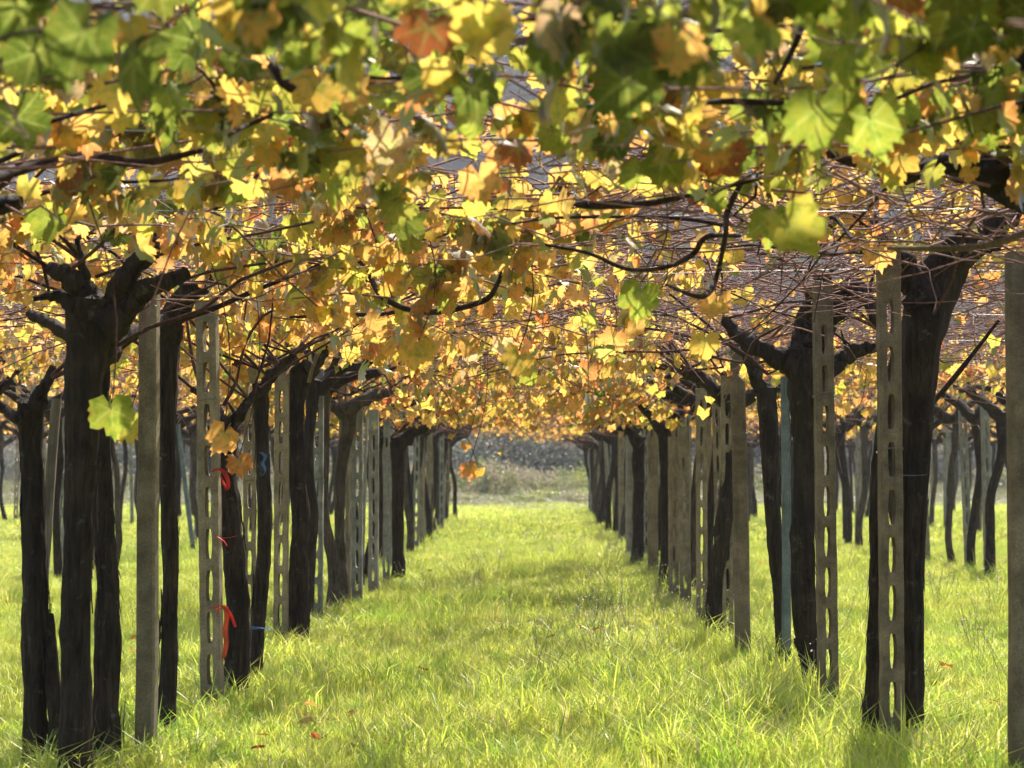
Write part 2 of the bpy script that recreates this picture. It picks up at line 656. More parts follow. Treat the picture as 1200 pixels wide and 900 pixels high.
def leaf_colours(n, depth):
    """Near vines are still green, those farther down the rows have turned gold and orange."""
    k = np.clip((np.broadcast_to(depth, n) - 3.0) / 4.6, 0, 1)[:, None]
    p0 = np.array([.36, .29, .21, .07, .03, .02, .01, .01])
    p1 = np.array([.01, .02, .09, .31, .33, .14, .03, .07])
    cum = np.cumsum(p0 * (1 - k) + p1 * k, 1)
    cum /= cum[:, -1:]
    idx = np.minimum((rng.random((n, 1)) > cum).sum(1), 7)
    j = np.minimum((rng.random((n, 1)) > cum).sum(1), 7)
    m = rng.uniform(0, .35, (n, 1))
    c = PALETTE[idx] * (1 - m) + PALETTE[j] * m
    return np.clip(c * rng.uniform(.85, 1.2, (n, 1)), 0, .95)


def frames(tip, nor):
    y = tip / (np.linalg.norm(tip, axis=1, keepdims=True) + 1e-9)
    z = nor - y * np.sum(nor * y, 1, keepdims=True)
    z /= np.linalg.norm(z, axis=1, keepdims=True) + 1e-9
    x = np.cross(y, z)
    return np.stack([x, y, z], -1)            # columns


def random_frames(n):
    az = rng.uniform(0, 2 * PI, n)
    dr = np.radians(rng.triangular(15, 68, 88, n))
    tip = np.stack([np.cos(az) * np.cos(dr), np.sin(az) * np.cos(dr), -np.sin(dr)], 1)
    up = np.stack([np.cos(az) * np.sin(dr), np.sin(az) * np.sin(dr), np.cos(dr)], 1)
    side = np.cross(tip, up)
    roll = rng.normal(0, .55, (n, 1))
    return frames(tip, up * np.cos(roll) + side * np.sin(roll))


def add_leaves(acc, pos, R, size, col, lod):
    if not len(pos):
        return
    which = rng.integers(0, len(lod), len(pos))
    for w in range(len(lod)):
        s = which == w
        if not s.any():
            continue
        V, F, E = lod[w]
        G = np.einsum('nij,vj->nvi', R[s], V) * size[s][:, None, None] + pos[s][:, None, :]
        k = s.sum()
        FF = F[None] + (np.arange(k) * len(V))[:, None, None]
        acc.add(G.reshape(-1, 3), FF.reshape(-1, 3), np.repeat(col[s], len(V), 0), np.tile(E, k))


# ------------------------------------------------------------------ canes of one vine
def grow(origins, x0, y0, y1, n_main, n_bare, reach=1.95, leafy=1.0, ztop=(1.92, 2.34)):
    """Main canes, side shoots and leaf points over a vine's share of the trellis, in world or local metres."""
    o = np.asarray(origins, float)
    K = 10
    src = o[rng.integers(0, len(o), n_main)]
    side = np.where(rng.random(n_main) < .5, -1, 1)
    # canes mostly run to the side the arm already points to
    lean = np.sign(src[:, 0] - x0)
    side = np.where((rng.random(n_main) < .7) & (np.abs(src[:, 0] - x0) > .15), lean, side)
    tx = x0 + side * rng.uniform(.35, reach, n_main)
    ty = rng.uniform(y0 - .35, y1 + .35, n_main)
    tz = rng.uniform(*ztop, n_main)
    t = np.linspace(0, 1, K)[None, :, None]
    end = np.stack([tx, ty, tz], 1)
    pts = src[:, None, :] * (1 - t) + end[:, None, :] * t
    wob = np.cumsum(rng.normal(0, .035, (n_main, K, 3)), 1)
    wob -= wob[:, :1]
    wob[..., 2] *= .6
    pts = pts + wob * (.4 + t)
    tt = t[..., 0]
    pts[..., 2] += rng.uniform(.0, .22, (n_main, 1)) * np.sin(PI * tt) - np.maximum(0, rng.normal(.0, .22, (n_main, 1))) * tt ** 3
    rad = (0.0076 - .0048 * tt) * rng.uniform(.75, 1.3, (n_main, 1))
    # side shoots
    ns = int(n_main * 3)
    which = rng.integers(0, n_main, ns)
    ki = rng.integers(2, K, ns)
    s0 = pts[which, ki]
    Ks = 7
    az = rng.uniform(0, 2 * PI, ns)
    ln = rng.uniform(.25, .95, ns)
    u = np.linspace(0, 1, Ks)[None, :]
    sh = np.empty((ns, Ks, 3))
    bend = rng.normal(0, .7, (ns, 1))
    sh[..., 0] = s0[:, :1] + np.cos(az[:, None] + bend * u) * ln[:, None] * u
    sh[..., 1] = s0[:, 1:2] + np.sin(az[:, None] + bend * u) * ln[:, None] * u
    sh[..., 2] = s0[:, 2:3] + rng.normal(.05, .13, (ns, 1)) * u - np.maximum(0, rng.normal(0, .24, (ns, 1))) * u ** 2
    sh += rng.normal(0, .012, sh.shape) * (u[..., None] > 0)
    sr = (.0034 - .0018 * u) * rng.uniform(.8, 1.25, (ns, 1))
    # bare criss-cross shoots
    b0 = np.stack([x0 + rng.uniform(-reach, reach, n_bare), rng.uniform(y0 - .2, y1 + .2, n_bare), rng.uniform(1.93, 2.42, n_bare)], 1)
    az = rng.normal(0, .9, n_bare) + np.where(rng.random(n_bare) < .5, 0, PI)
    ln = rng.uniform(.3, 1.3, n_bare)
    bend = rng.normal(0, 1.1, (n_bare, 1))
    br = np.empty((n_bare, Ks, 3))
    br[..., 0] = b0[:, :1] + np.cos(az[:, None] + bend * u) * ln[:, None] * u
    br[..., 1] = b0[:, 1:2] + np.sin(az[:, None] + bend * u) * ln[:, None] * u
    br[..., 2] = b0[:, 2:3] + rng.normal(0, .12, (n_bare, 1)) * u + rng.normal(0, .03, (n_bare, Ks)).cumsum(1)
    brr = (.0042 - .0030 * u) * rng.uniform(.8, 1.3, (n_bare, 1))
    # leaf points
    lp = []
    for arr, cnt, lo in ((pts, int(6 * leafy * n_main), .25), (sh, int(4 * leafy * ns), .1), (br, int(3.6 * leafy * n_main), .0)):
        w = rng.integers(0, len(arr), cnt)
        f = rng.uniform(lo, .999, cnt) * (arr.shape[1] - 1)
        i = f.astype(int)
        q = (f - i)[:, None]
        lp.append(arr[w, i] * (1 - q) + arr[w, i + 1] * q)
    lp = np.concatenate(lp)
    lp = lp + rng.normal(0, .035, lp.shape)
    lp[:, 2] -= rng.uniform(.0, .10, len(lp))
    return pts, rad, np.concatenate([sh, br]), np.concatenate([np.broadcast_to(sr, (ns, Ks)), np.broadcast_to(brr, (n_bare, Ks))]), lp


def generic_trunk(r_, x, y, lean=.08):
    zs = [-.06, .03, .35, .75, 1.15, 1.5, 1.74]
    dx, dy = r_.uniform(-lean, lean), r_.uniform(-lean, lean)
    pts = []
    for i, z in enumerate(zs):
        k = max(z, 0) / 1.74
        pts.append((x + dx * (k - 1) + r_.uniform(-.035, .035) * (0 < i < 6), y + dy * (k - 1) + r_.uniform(-.035, .035) * (0 < i < 6), z))
    b = r_.uniform(.036, .056)
    rad = [b * 1.25, b * 1.15, b * .95, b * .88, b * .86, b * 1.0, b * 1.35]
    arms = []
    n = r_.choice((3, 4, 4, 5))
    a0 = r_.uniform(0, 6.28)
    for k in range(n):
        a = a0 + k * 6.28 / n + r_.uniform(-.4, .4)
        ln = r_.uniform(.35, .85)
        cx, sy = math.cos(a) * 1.1, math.sin(a) * .8
        h = Vector(pts[-1])
        arms.append(([h + Vector((0, 0, -.07)), h + Vector((cx * ln * .3, sy * ln * .3, r_.uniform(.03, .10))),
                      h + Vector((cx * ln * .65, sy * ln * .65, r_.uniform(.10, .24))),
                      h + Vector((cx * ln, sy * ln, r_.uniform(.18, .34)))],
                     [b * 1.0, b * .78, b * .62, b * .42]))
    return pts, rad, arms


ORD = ('first second third fourth fifth sixth seventh eighth ninth tenth eleventh twelfth thirteenth fourteenth fifteenth sixteenth seventeenth eighteenth '
       'nineteenth twentieth twenty-first twenty-second twenty-third twenty-fourth twenty-fifth twenty-sixth twenty-seventh twenty-eighth twenty-ninth thirtieth thirty-first thirty-second thirty-third thirty-fourth thirty-fifth '
       'thirty-sixth thirty-seventh thirty-eighth thirty-ninth fortieth forty-first forty-second forty-third forty-fourth').split()


# ------------------------------------------------------------------ ground
def build_ground():
    a = Acc()
    nx, ny = 60, 80
    xs = np.linspace(-260, 260, nx)
    ys = np.linspace(-40, 420, ny)
    X, Y = np.meshgrid(xs, ys)
    V = np.stack([X, Y, np.zeros_like(X)], -1).reshape(-1, 3)
    i = (np.arange(ny - 1)[:, None] * nx + np.arange(nx - 1)[None, :]).ravel()
    a.add(V, np.stack([i, i + 1, i + nx + 1, i + nx], 1))
    g = link('ground', a.mesh('ground', M_GROUND))
    tag(g, kind='structure')


build_ground()

# hill behind the vineyard, closing the view under the canopy
a = Acc()
nx, ny = 140, 60
xs = np.linspace(-330, 330, nx)
ys = np.linspace(135, 380, ny)
V = []
for yy in ys:
    for xx in xs:
        k = min(1, max(0, (yy - 140) / 130))
        h = 68 * (k * k * (3 - 2 * k)) * (1 + .22 * noise.noise(Vector((xx * .008, yy * .006, 3)))) + 2.2 * k * noise.noise(Vector((xx * .12, yy * .12, 1)))
        V.append((xx, yy, h - .3))
i = (np.arange(ny - 1)[:, None] * nx + np.arange(nx - 1)[None, :]).ravel()
a.add(V, np.stack([i, i + 1, i + nx + 1, i + nx], 1))
tag(link('hill', a.mesh('hill', M_HILL)), kind='structure')


# ------------------------------------------------------------------ scatter (geometry nodes) for stuff nobody could count
def scatter(name, pts, rot, scl, pick, meshes):
    col = bpy.data.collections.new(name + ' sources')
    for k, me in enumerate(meshes):
        col.objects.link(bpy.data.objects.new(f'{name}_source_{k:02d}', me))
    me = bpy.data.meshes.new(name)
    me.vertices.add(len(pts))
    me.vertices.foreach_set('co', np.asarray(pts, np.float32).ravel())
    for an, ty, key, val in (('rot', 'FLOAT_VECTOR', 'vector', rot), ('scl', 'FLOAT_VECTOR', 'vector', scl)):
        at = me.attributes.new(an, ty, 'POINT')
        at.data.foreach_set(key, np.asarray(val, np.float32).ravel())
    at = me.attributes.new('pick', 'INT', 'POINT')
    at.data.foreach_set('value', np.asarray(pick, np.int32))
    o = link(name, me)
    g = bpy.data.node_groups.new(name + ' scatter', 'GeometryNodeTree')
    g.interface.new_socket('Geometry', in_out='INPUT', socket_type='NodeSocketGeometry')
    g.interface.new_socket('Geometry', in_out='OUTPUT', socket_type='NodeSocketGeometry')
    gi, go = g.nodes.new('NodeGroupInput'), g.nodes.new('NodeGroupOutput')
    ci = g.nodes.new('GeometryNodeCollectionInfo')
    ci.inputs['Collection'].default_value = col
    ci.inputs['Separate Children'].default_value = True
    ci.inputs['Reset Children'].default_value = True
    ip = g.nodes.new('GeometryNodeInstanceOnPoints')
    ip.inputs['Pick Instance'].default_value = True

    def attr(n, t):
        x = g.nodes.new('GeometryNodeInputNamedAttribute')
        x.data_type = t
        x.inputs['Name'].default_value = n
        return x.outputs['Attribute']
    g.links.new(gi.outputs[0], ip.inputs['Points'])
    g.links.new(ci.outputs[0], ip.inputs['Instance'])
    g.links.new(attr('pick', 'INT'), ip.inputs['Instance Index'])
    e2r = g.nodes.new('FunctionNodeEulerToRotation')
    g.links.new(attr('rot', 'FLOAT_VECTOR'), e2r.inputs[0])
    g.links.new(e2r.outputs[0], ip.inputs['Rotation'])
    g.links.new(attr('scl', 'FLOAT_VECTOR'), ip.inputs['Scale'])
    g.links.new(ip.outputs[0], go.inputs[0])
    o.modifiers.new('scatter', 'NODES').node_group = g
    return o


def grass_patch(size, n, h, w, tints, probs, seed, bend=.5):
    r = np.random.default_rng(seed)
    # blades stand in loose tufts
    nt_ = max(1, n // 9)
    tc = r.uniform(-size / 2, size / 2, (nt_, 2))
    th = r.uniform(.65, 1.25, nt_)
    ti = r.integers(0, nt_, n)
    base = tc[ti] + r.normal(0, .022 * (size / .5) ** .5, (n, 2))
    base = (base + size / 2) % size - size / 2
    az = r.uniform(0, 2 * PI, n)
    lean = np.abs(r.normal(.28, .25, n))
    hh = r.uniform(*h, n) * th[ti]
    ww = r.uniform(*w, n)
    d = np.stack([np.cos(az), np.sin(az)], 1)
    face = az + r.normal(PI / 2, .6, n)
    s = np.stack([np.cos(face), np.sin(face)], 1) * ww[:, None] / 2
    z0 = np.zeros(n) - .005
    m = base + d * (np.sin(lean) * hh * .5)[:, None]
    mz = hh * .55 * np.cos(lean)
    tp = base + d * (np.sin(lean) * hh + bend * hh * r.uniform(.1, .7, n))[:, None]
    tz = hh * np.cos(lean) * r.uniform(.75, 1.0, n)
    V = np.empty((n, 5, 3))
    V[:, 0, :2], V[:, 0, 2] = base - s, z0
    V[:, 1, :2], V[:, 1, 2] = base + s, z0
    V[:, 2, :2], V[:, 2, 2] = m + s * .85, mz
    V[:, 3, :2], V[:, 3, 2] = m - s * .85, mz
    V[:, 4, :2], V[:, 4, 2] = tp, tz
    k = np.arange(n)[:, None] * 5
    acc = Acc()
    T = np.asarray(tints)[r.choice(len(tints), n, p=probs)] * r.uniform(.75, 1.2, (n, 1))
    T = np.repeat(np.clip(T, 0, .95), 5, 0)
    acc.add(V.reshape(-1, 3), k + np.array([[0, 1, 2, 3]]), T)
    F3 = k + np.array([[3, 2, 4]])
    acc.loops.append(F3.ravel().astype(np.int32))
    acc.counts.append(np.full(n, 3, np.int32))
    return acc.mesh('grass patch', M_GRASS, attrs=True)


G_T = [(0.66, 0.76, 0.095), (0.82, 0.82, 0.14), (0.42, 0.58, 0.08), (0.85, 0.77, 0.28), (0.72, 0.56, 0.32)]
near_patches = [grass_patch(.5, 1900, (.05, .13), (.0025, .005), G_T, [.35, .34, .16, .11, .04], 100 + s, .5) for s in range(6)]
far_patches = [grass_patch(2.0, 3600, (.05, .135), (.010, .018), G_T, [.32, .36, .12, .15, .05], 200 + s) for s in range(4)]


def zone(y0, y1, step, margin):
    out = []
    y = y0
    while y < y1:
        half = .275 * y + margin
        n = int(math.ceil(half / step))
        for i in range(-n, n + 1):
            out.append((i * step, y))
        y += step
    return np.array(out)


def put_grass(name, pts, meshes, jitter, zs, label):
    n = len(pts)
    p = np.concatenate([pts + rng.uniform(-jitter, jitter, pts.shape), np.zeros((n, 1))], 1)
    rot = np.zeros((n, 3))
    rot[:, 2] = rng.integers(0, 4, n) * PI / 2 + rng.uniform(-.2, .2, n)
    hv = np.array([noise.noise(Vector((q[0] * .6, q[1] * .35, 5))) for q in p])
    scl = np.ones((n, 3)) * 1.22
    scl[:, 2] = rng.uniform(*zs, n) * (1 + .35 * hv)
    if name == 'dry_undergrowth':              # grows taller and thicker towards the scrub
        scl[:, 2] *= .16 + .8 * np.clip((p[:, 1] - 56) / 22, 0, 1) ** 1.4
    o = scatter(name, p, rot, scl, rng.integers(0, len(meshes), n), meshes)
    tag(o, label, 'grass', kind='stuff')


put_grass('grass', zone(5.5, 30, .5, 1.2), near_patches, .06, (.85, 1.2), 'lush yellow green grass between the vine rows')
put_grass('distant_grass', zone(30.5, 84, 2.0, 5), far_patches, .2, (.9, 1.3), 'grass of the aisles far down the vine rows')

# taller tufts along the feet of the rows
tall = [grass_patch(.4, 260, (.10, .25), (.004, .008), G_T, [.34, .26, .20, .15, .05], 300 + s, .7) for s in range(4)]
tp = [(random.gauss(.55, .35) if random.random() < .6 else random.uniform(-1.4, 1.4), 7.5 + 24 * random.random() ** 1.6) for _ in range(110)]
for xr in (-1.62, 1.62, -4.7, 4.75):
    for _ in range(70):
        yy = 7 + 38 * random.random() ** 1.5
        if abs(xr) > 2 and yy < 13:
            continue
        tp.append((xr + random.gauss(0, .2), yy))
put_grass('tall_grass', np.array(tp), tall, .1, (.7, 1.15), 'longer grass tufts in the aisle and at the feet of the vines')

# dry, tan growth where the aisle ends
dry_T = [(.26, .24, .10), (.24, .19, .11), (.26, .32, .08), (.20, .15, .11)]
dry = [grass_patch(2.0, 1500, (.2, .8), (.010, .02), dry_T, [.3, .3, .25, .15], 400 + s, .6) for s in range(3)]
dp = np.array([(random.uniform(-22, 22), 50 + 32 * random.random() ** .6) for _ in range(760)])
put_grass('dry_undergrowth', dp, dry, .1, (.85, 1.2), 'tan dry undergrowth where the grass aisle ends')

# ------------------------------------------------------------------ posts
def slotted_mesh(w, t, H, pitch, sw, sh, mat):
    bm = bmesh.new()

    def ring(z0, z1, n=4):
        pts = []
        hw = w / 2
        xs = [-hw + w * k / n for k in range(n)]
        zs = [z0 + (z1 - z0) * k / n for k in range(n)]
        pts += [(x, z0) for x in xs] + [(hw, z) for z in zs] + [(-x, z1) for x in xs] + [(-hw, z0 + z1 - z) for z in zs]
        return pts

    def stadium(zc, n=4):
        pts = []
        hw, hh = sw / 2, sh / 2
        r = hw * .95
        for (x, z) in ring(zc - hh, zc + hh, n):
            x = x / (w / 2) * hw
            cz = max(zc - hh + r, min(zc + hh - r, z))
            cx = max(-hw + r, min(hw - r, x))
            dx, dz = x - cx, z - cz
            l = math.hypot(dx, dz)
            if l > r:
                x, z = cx + dx / l * r, cz + dz / l * r
            pts.append((x, z))
        return pts
    z = -.15
    cells = [(z, .14, False)]
    z = .14
    while z + pitch < H - .05:
        cells.append((z, z + pitch, True))
        z += pitch
    cells.append((z, H, False))
    for z0, z1, slot in cells:
        o = ring(z0, z1)
        fo = [bm.verts.new((x, -t / 2, zz)) for x, zz in o]
        bo = [bm.verts.new((x, t / 2, zz)) for x, zz in o]
        k = len(o)
        if slot:
            i_ = stadium((z0 + z1) / 2)
            fi = [bm.verts.new((x, -t / 2 + .004, zz)) for x, zz in i_]
            bi = [bm.verts.new((x, t / 2 - .004, zz)) for x, zz in i_]
            for j in range(k):
                q = (j + 1) % k
                bm.faces.new((fo[j], fo[q], fi[q], fi[j]))
                bm.faces.new((bo[q], bo[j], bi[j], bi[q]))
                bm.faces.new((fi[j], fi[q], bi[q], bi[j]))
        else:
            bm.faces.new(fo)
            bm.faces.new(list(reversed(bo)))
        for j in range(k):
            q = (j + 1) % k
            if abs(o[j][0]) > w / 2 - 1e-6 and abs(o[q][0]) > w / 2 - 1e-6 and o[j][0] * o[q][0] > 0:
                bm.faces.new((fo[q], fo[j], bo[j], bo[q]))
        if z1 >= H - 1e-6:
            top = [j for j in range(k) if abs(o[j][1] - z1) < 1e-6]
            for j in top[:-1]:
                bm.faces.new((fo[j], bo[j], bo[j + 1], fo[j + 1])) if j + 1 in top else None
    bmesh.ops.remove_doubles(bm, verts=bm.verts, dist=.0005)
    bmesh.ops.recalc_face_normals(bm, faces=bm.faces)
    edges = [e for e in bm.edges if len(e.link_faces) == 2 and e.calc_face_angle(0) > 1.2 and abs(e.verts[0].co.x) > w / 2 - .001 and abs(e.verts[1].co.x) > w / 2 - .001]
    bmesh.ops.bevel(bm, geom=edges, offset=.004, segments=1, affect='EDGES')
    for v in bm.verts:                      # cast concrete is never quite true
        nn = noise.noise_vector(v.co * 9)
        n2 = noise.noise_vector(v.co * 40)
        v.co += Vector((nn.x, nn.y, 0)) * .0026 + n2 * .0022
    me = bpy.data.meshes.new('slotted post')
    bm.to_mesh(me)
    bm.free()
    me.materials.append(mat)
    return me


def plain_mesh(w, t, H, mat, taper=.92, seed=0, bow=0.0):
    a_ = Acc()
    n = 14
    sec = []
    cb = .12 * min(w, t)
    for sx, sy in ((-1, -1), (1, -1), (1, 1), (-1, 1)):
        c = (sx * w / 2, sy * t / 2)
        e1, e2 = (sx * (w / 2 - cb), sy * t / 2), (sx * w / 2, sy * (t / 2 - cb))
        sec += [e1, e2] if sx * sy < 0 else [e2, e1]
    sec = np.array(sec)
    V = []
    for i in range(n):
        k = i / (n - 1)
        z = -.15 + (H + .15) * k
        s = 1 - (1 - taper) * k
        nn = noise.noise_vector(Vector((seed * 5.1, 0, z * 2)))
        for x, y in sec:
            V.append((x * s + nn.x * .006 + bow * math.sin(k * PI), y * s + nn.y * .006, z))
    F = []
    for i in range(n - 1):
        for j in range(8):
            q = (j + 1) % 8
            F.append((i * 8 + j, i * 8 + q, i * 8 + 8 + q, i * 8 + 8 + j))
    a_.add(V, F)
    b0 = (n - 1) * 8
    a_.loops.append(np.arange(b0, b0 + 8, dtype=np.int32))
    a_.counts.append(np.array([8], np.int32))
    return a_.mesh('plain post', mat, smooth=False)


POST_GROUP = 'posts holding up the vine canopy'


def post(kind, px, ybase, ytop, wpx, label, mat=None, top_px=None, tilt=0.0, d=None, rz=None):
    """A post whose foot shows at (px, ybase) in the photograph."""
    if d is None:
        d = (CAM_Z - .065) * FPX / (ybase - 549)
    elif kind != 'stake' and ybase < 900:
        d *= .945
    foot = P(px, 549, d)
    foot.z = 0
    H = CAM_Z - (ytop - 549) / FPX * d
    w = wpx / FPX * d * (.88 if 11 < d < 30 else 1)
    lean = 0.0 if top_px is None else math.atan2((top_px - px) / FPX * d, H)
    if kind == 'slotted':
        me = slotted_mesh(w, max(.05, w * .72), H, .192, w * .32, .142, mat or M_CONC)
        nm, cat = 'slotted_post', 'post'
    elif kind == 'plain':
        me = plain_mesh(w, w * .9, H, mat or M_CONC, seed=px)
        nm, cat = 'plain_post', 'post'
    else:
        me = plain_mesh(w, w * .7, H, mat or M_STAKE, seed=px, taper=1)
        nm, cat = 'stake', 'stake'
    o = link(nm, me)
    o.location = foot
    o.rotation_euler = (tilt, lean, random.uniform(-.10, .10) if rz is None else rz)
    if kind != 'stake' and d < 16:
        for zt in (H - .09, H * random.uniform(.55, .8)):
            th = np.linspace(0, 2 * PI, 17)
            hw, hd = w * .53 + .002, (max(.05, w * .72) if kind == 'slotted' else w * .9) * .53 + .002
            cs, sn = np.cos(th), np.sin(th)
            ring_ = np.stack([hw * np.sign(cs) * np.abs(cs) ** .3, hd * np.sign(sn) * np.abs(sn) ** .3, zt + .012 * np.sin(th * 1.5)], 1)
            am_ = Acc()
            tubes(am_, ring_[None], np.full((1, 17), .0016), 4)
            link('wire_tie', am_.mesh('wire tie', M_WIRE), o)
    return tag(o, label, cat, POST_GROUP)


post('plain', 174, 879, 335, 23, 'plain square tan concrete post beside the trunk with the long crooked arms', rz=-.10)
post('slotted', 251, 826, 352, 24, 'slotted concrete post with red ribbons on the vine beside it', top_px=241)
post('slotted', 293, 775, 430, 17, 'slotted post partly hidden behind the vine with blue ties', d=12.0)
post('slotted', 330, 752, 430, 18, 'slotted post between the blue tied vine and the thick black vine')
post('slotted', 371, 722, 432, 18, 'slotted grey post just behind the thick black vine', M_CONC_GREY)
post('slotted', 419, 706, 470, 14, 'narrow blue grey slotted post beyond the thin bent vine', M_CONC_GREY)
post('slotted', 438, 693, 480, 13, 'second narrow blue grey slotted post beyond the thin bent vine', M_CONC_GREY)
post('slotted', 453, 682, 490, 9, 'thin slotted post against the short stout vine with spreading head', M_CONC_GREY)
post('slotted', 1043, 866, 292, 26, 'tall brown slotted post in front of the leaning double trunk', M_CONC_BROWN, rz=.05)
post('slotted', 969, 818, 330, 22, 'slotted brown post against the vine with the many armed head', M_CONC_BROWN, top_px=965)
post('plain', 870, 764, 408, 21, 'broad plain brown post in front of a leaning vine', M_CONC_BROWN, top_px=865)
post('slotted', 852, 742, 440, 15, 'slotted post half hidden behind the broad plain post')
post('slotted', 822, 728, 455, 14, 'slotted post with its foot clear of the leaning vine')
post('slotted', 803, 704, 500, 15, 'slotted post in the close pair down the row', top_px=801)
post('slotted', 789, 699, 512, 13, 'slotted post behind the close pair down the row')
post('plain', 765, 670, 512, 14, 'plain tan post far down between dark trunks')
post('plain', 738, 652, 510, 11, 'slim plain grey post far down among trunks', M_CONC_GREY)
post('plain', 1196, 908, 296, 30, 'thick brown post at the very edge of the picture', M_CONC_BROWN, d=7.3)
post('stake', 921, 780, 442, 10, 'slim blue grey stake between two dark trunks')
o = post('stake', 38, 868, 466, 11, 'leaning bowed grey wooden pole against the outermost trunk', M_WOODPOLE, top_px=66)

# ------------------------------------------------------------------ vines near the camera, one by one
VINE_GROUP = 'grape vines of the two rows along the aisle'
near = []


def near_vine(side, d, label, trunks=None, arms=(), canes=(), x=None, pale=False, extra_arms=0):
    if trunks:                              # feet were read where they vanish in the grass
        k = .945
        slim = .88 if d > 10.8 else .97
        d *= k
        trunks = [(dd * k, [(a_, b_, w * slim) for a_, b_, w in ln_]) for dd, ln_ in trunks]
        arms = [(dd * k, [(a_, b_, w * .86) for a_, b_, w in ln_]) for dd, ln_ in arms]
        canes = [(kk_[0] * k, kk_[1], kk_[2]) for kk_ in canes]
    near.append(dict(side=side, d=d, label=label, trunks=trunks, arms=arms, canes=canes, x=x, pale=pale, extra=extra_arms))


# rows beside and just ahead of the camera: their trunks stand outside the frame, their canopies fill its top
near_vine(-1, 2.4, 'vine at the very front whose green leaves hang across the upper corner', x=-1.75, canes=[
    (2.9, 'dark', [(-30, 60, 5), (10, 42, 5), (85, 28, 5), (150, 8, 4)])])
near_vine(1, 2.5, 'vine at the very front whose shoots reach over the upper edge', x=1.8)
near_vine(-1, 4.0, 'vine carrying dark branches and yellow green leaves high up', x=-1.75, canes=[
    (4.5, 'dark', [(-40, 165, 6), (60, 142, 6), (150, 115, 6), (205, 97, 5)]),
    (4.5, 'dark', [(290, 52, 9), (312, 72, 12), (335, 98, 13), (358, 112, 9)]),
    (4.2, 'dark', [(385, 80, 4), (450, 92, 5), (530, 83, 4)]),
    (4.4, 'dark', [(268, 158, 4), (290, 147, 6), (320, 134, 5)])])
near_vine(1, 4.1, 'vine sending a thick black arm through the upper corner', x=1.85, arms=[
    (4.3, [(1260, 110, 26), (1215, 78, 24), (1165, 45, 18), (1120, 26, 14), (1070, 4, 11)])], canes=[
    (4.2, 'dark', [(865, 24, 6), (930, 12, 10), (1045, -2, 10), (1110, 6, 9)]),
    (4.2, 'dark', [(945, 12, 9), (935, 45, 9), (922, 72, 8), (908, 98, 6)]),
    (4.3, 'dark', [(820, 121, 5), (860, 119, 8), (918, 121, 7)]),
    (4.5, 'dark', [(940, 80, 4), (1040, 70, 6), (1105, 60, 8), (1160, 48, 9)])])
near_vine(-1, 5.6, 'vine with low dark branches over the first trunks', x=-1.85, canes=[
    (5.2, 'dark', [(-20, 215, 10), (50, 192, 11), (110, 184, 11), (165, 191, 10), (238, 176, 6)]),
    (5.4, 'dark', [(95, 152, 4), (85, 165, 7), (100, 180, 9)])])
near_vine(1, 5.7, 'vine stretching a long crooked black arm across below the leaves', x=1.85, arms=[
    (5.6, [(1345, 300, 46), (1260, 235, 38), (1190, 205, 28), (1120, 188, 22), (1060, 203, 22), (1010, 190, 17), (965, 180, 10)]),
    (5.6, [(1200, 210, 30), (1165, 165, 24), (1125, 135, 16), (1085, 128, 14)]),
    (5.6, [(1210, 240, 32), (1180, 218, 26), (1158, 200, 22), (1170, 150, 15)])], canes=[
    (5.6, 'pale', [(1040, 291, 5), (1120, 291, 8), (1170, 284, 9), (1215, 268, 9)]),
    (5.8, 'dark', [(668, 238, 4), (690, 240, 10), (760, 238, 9), (833, 223, 6), (900, 206, 5), (966, 182, 6)]),
    (6.0, 'dark', [(872, 208, 6), (853, 247, 7), (850, 277, 6), (840, 323, 6), (830, 343, 7), (815, 347, 5), (780, 334, 3)]),
    (6.0, 'dark', [(600, 262, 3), (660, 255, 4), (783, 255, 5), (846, 264, 5)]),
    (6.0, 'dark', [(640, 287, 4), (690, 297, 5), (735, 315, 6), (780, 313, 6), (812, 298, 6), (828, 278, 6), (866, 276, 5)]),
    (6.3, 'dark', [(935, 290, 4), (950, 270, 5), (973, 255, 5), (985, 262, 5), (999, 280, 6)])])

near_vine(-1, 7.5, 'foremost black trunk with two long crooked arms', [
    (7.55, [(91, 930, 40), (92, 800, 36), (94, 650, 35), (99, 520, 38), (106, 420, 48), (112, 350, 64)])], arms=[
    (7.5, [(108, 365, 46), (92, 335, 30), (76, 322, 24), (58, 314, 18)]),
    (7.5, [(92, 360, 26), (70, 347, 18), (40, 350, 7)]),
    (7.5, [(122, 372, 40), (148, 325, 28), (172, 300, 22), (180, 280, 24), (170, 252, 26), (196, 240, 20), (250, 238, 15), (288, 228, 10)]),
    (7.45, [(122, 385, 42), (158, 347, 28), (190, 332, 22), (218, 320, 20)]),
    (7.5, [(100, 345, 22), (98, 320, 12), (90, 280, 7)])])
near_vine(-1, 7.95, 'second trunk close behind the foremost black one', [
    (7.95, [(127, 905, 34), (129, 800, 30), (127, 700, 27), (122, 600, 22), (119, 500, 22), (118, 420, 28)])])
near_vine(-1, 7.85, 'outermost trunk with forked foot and the leaning grey pole', [
    (7.9, [(44, 905, 24), (48, 820, 30), (44, 720, 29), (40, 620, 28), (37, 520, 26), (38, 470, 32)]),
    (7.88, [(66, 905, 20), (62, 850, 18), (57, 790, 16), (52, 720, 14)])], arms=[
    (7.9, [(38, 480, 30), (22, 490, 16), (4, 478, 13), (-20, 470, 9)]),
    (7.9, [(40, 475, 26), (52, 455, 16), (62, 430, 10)])])
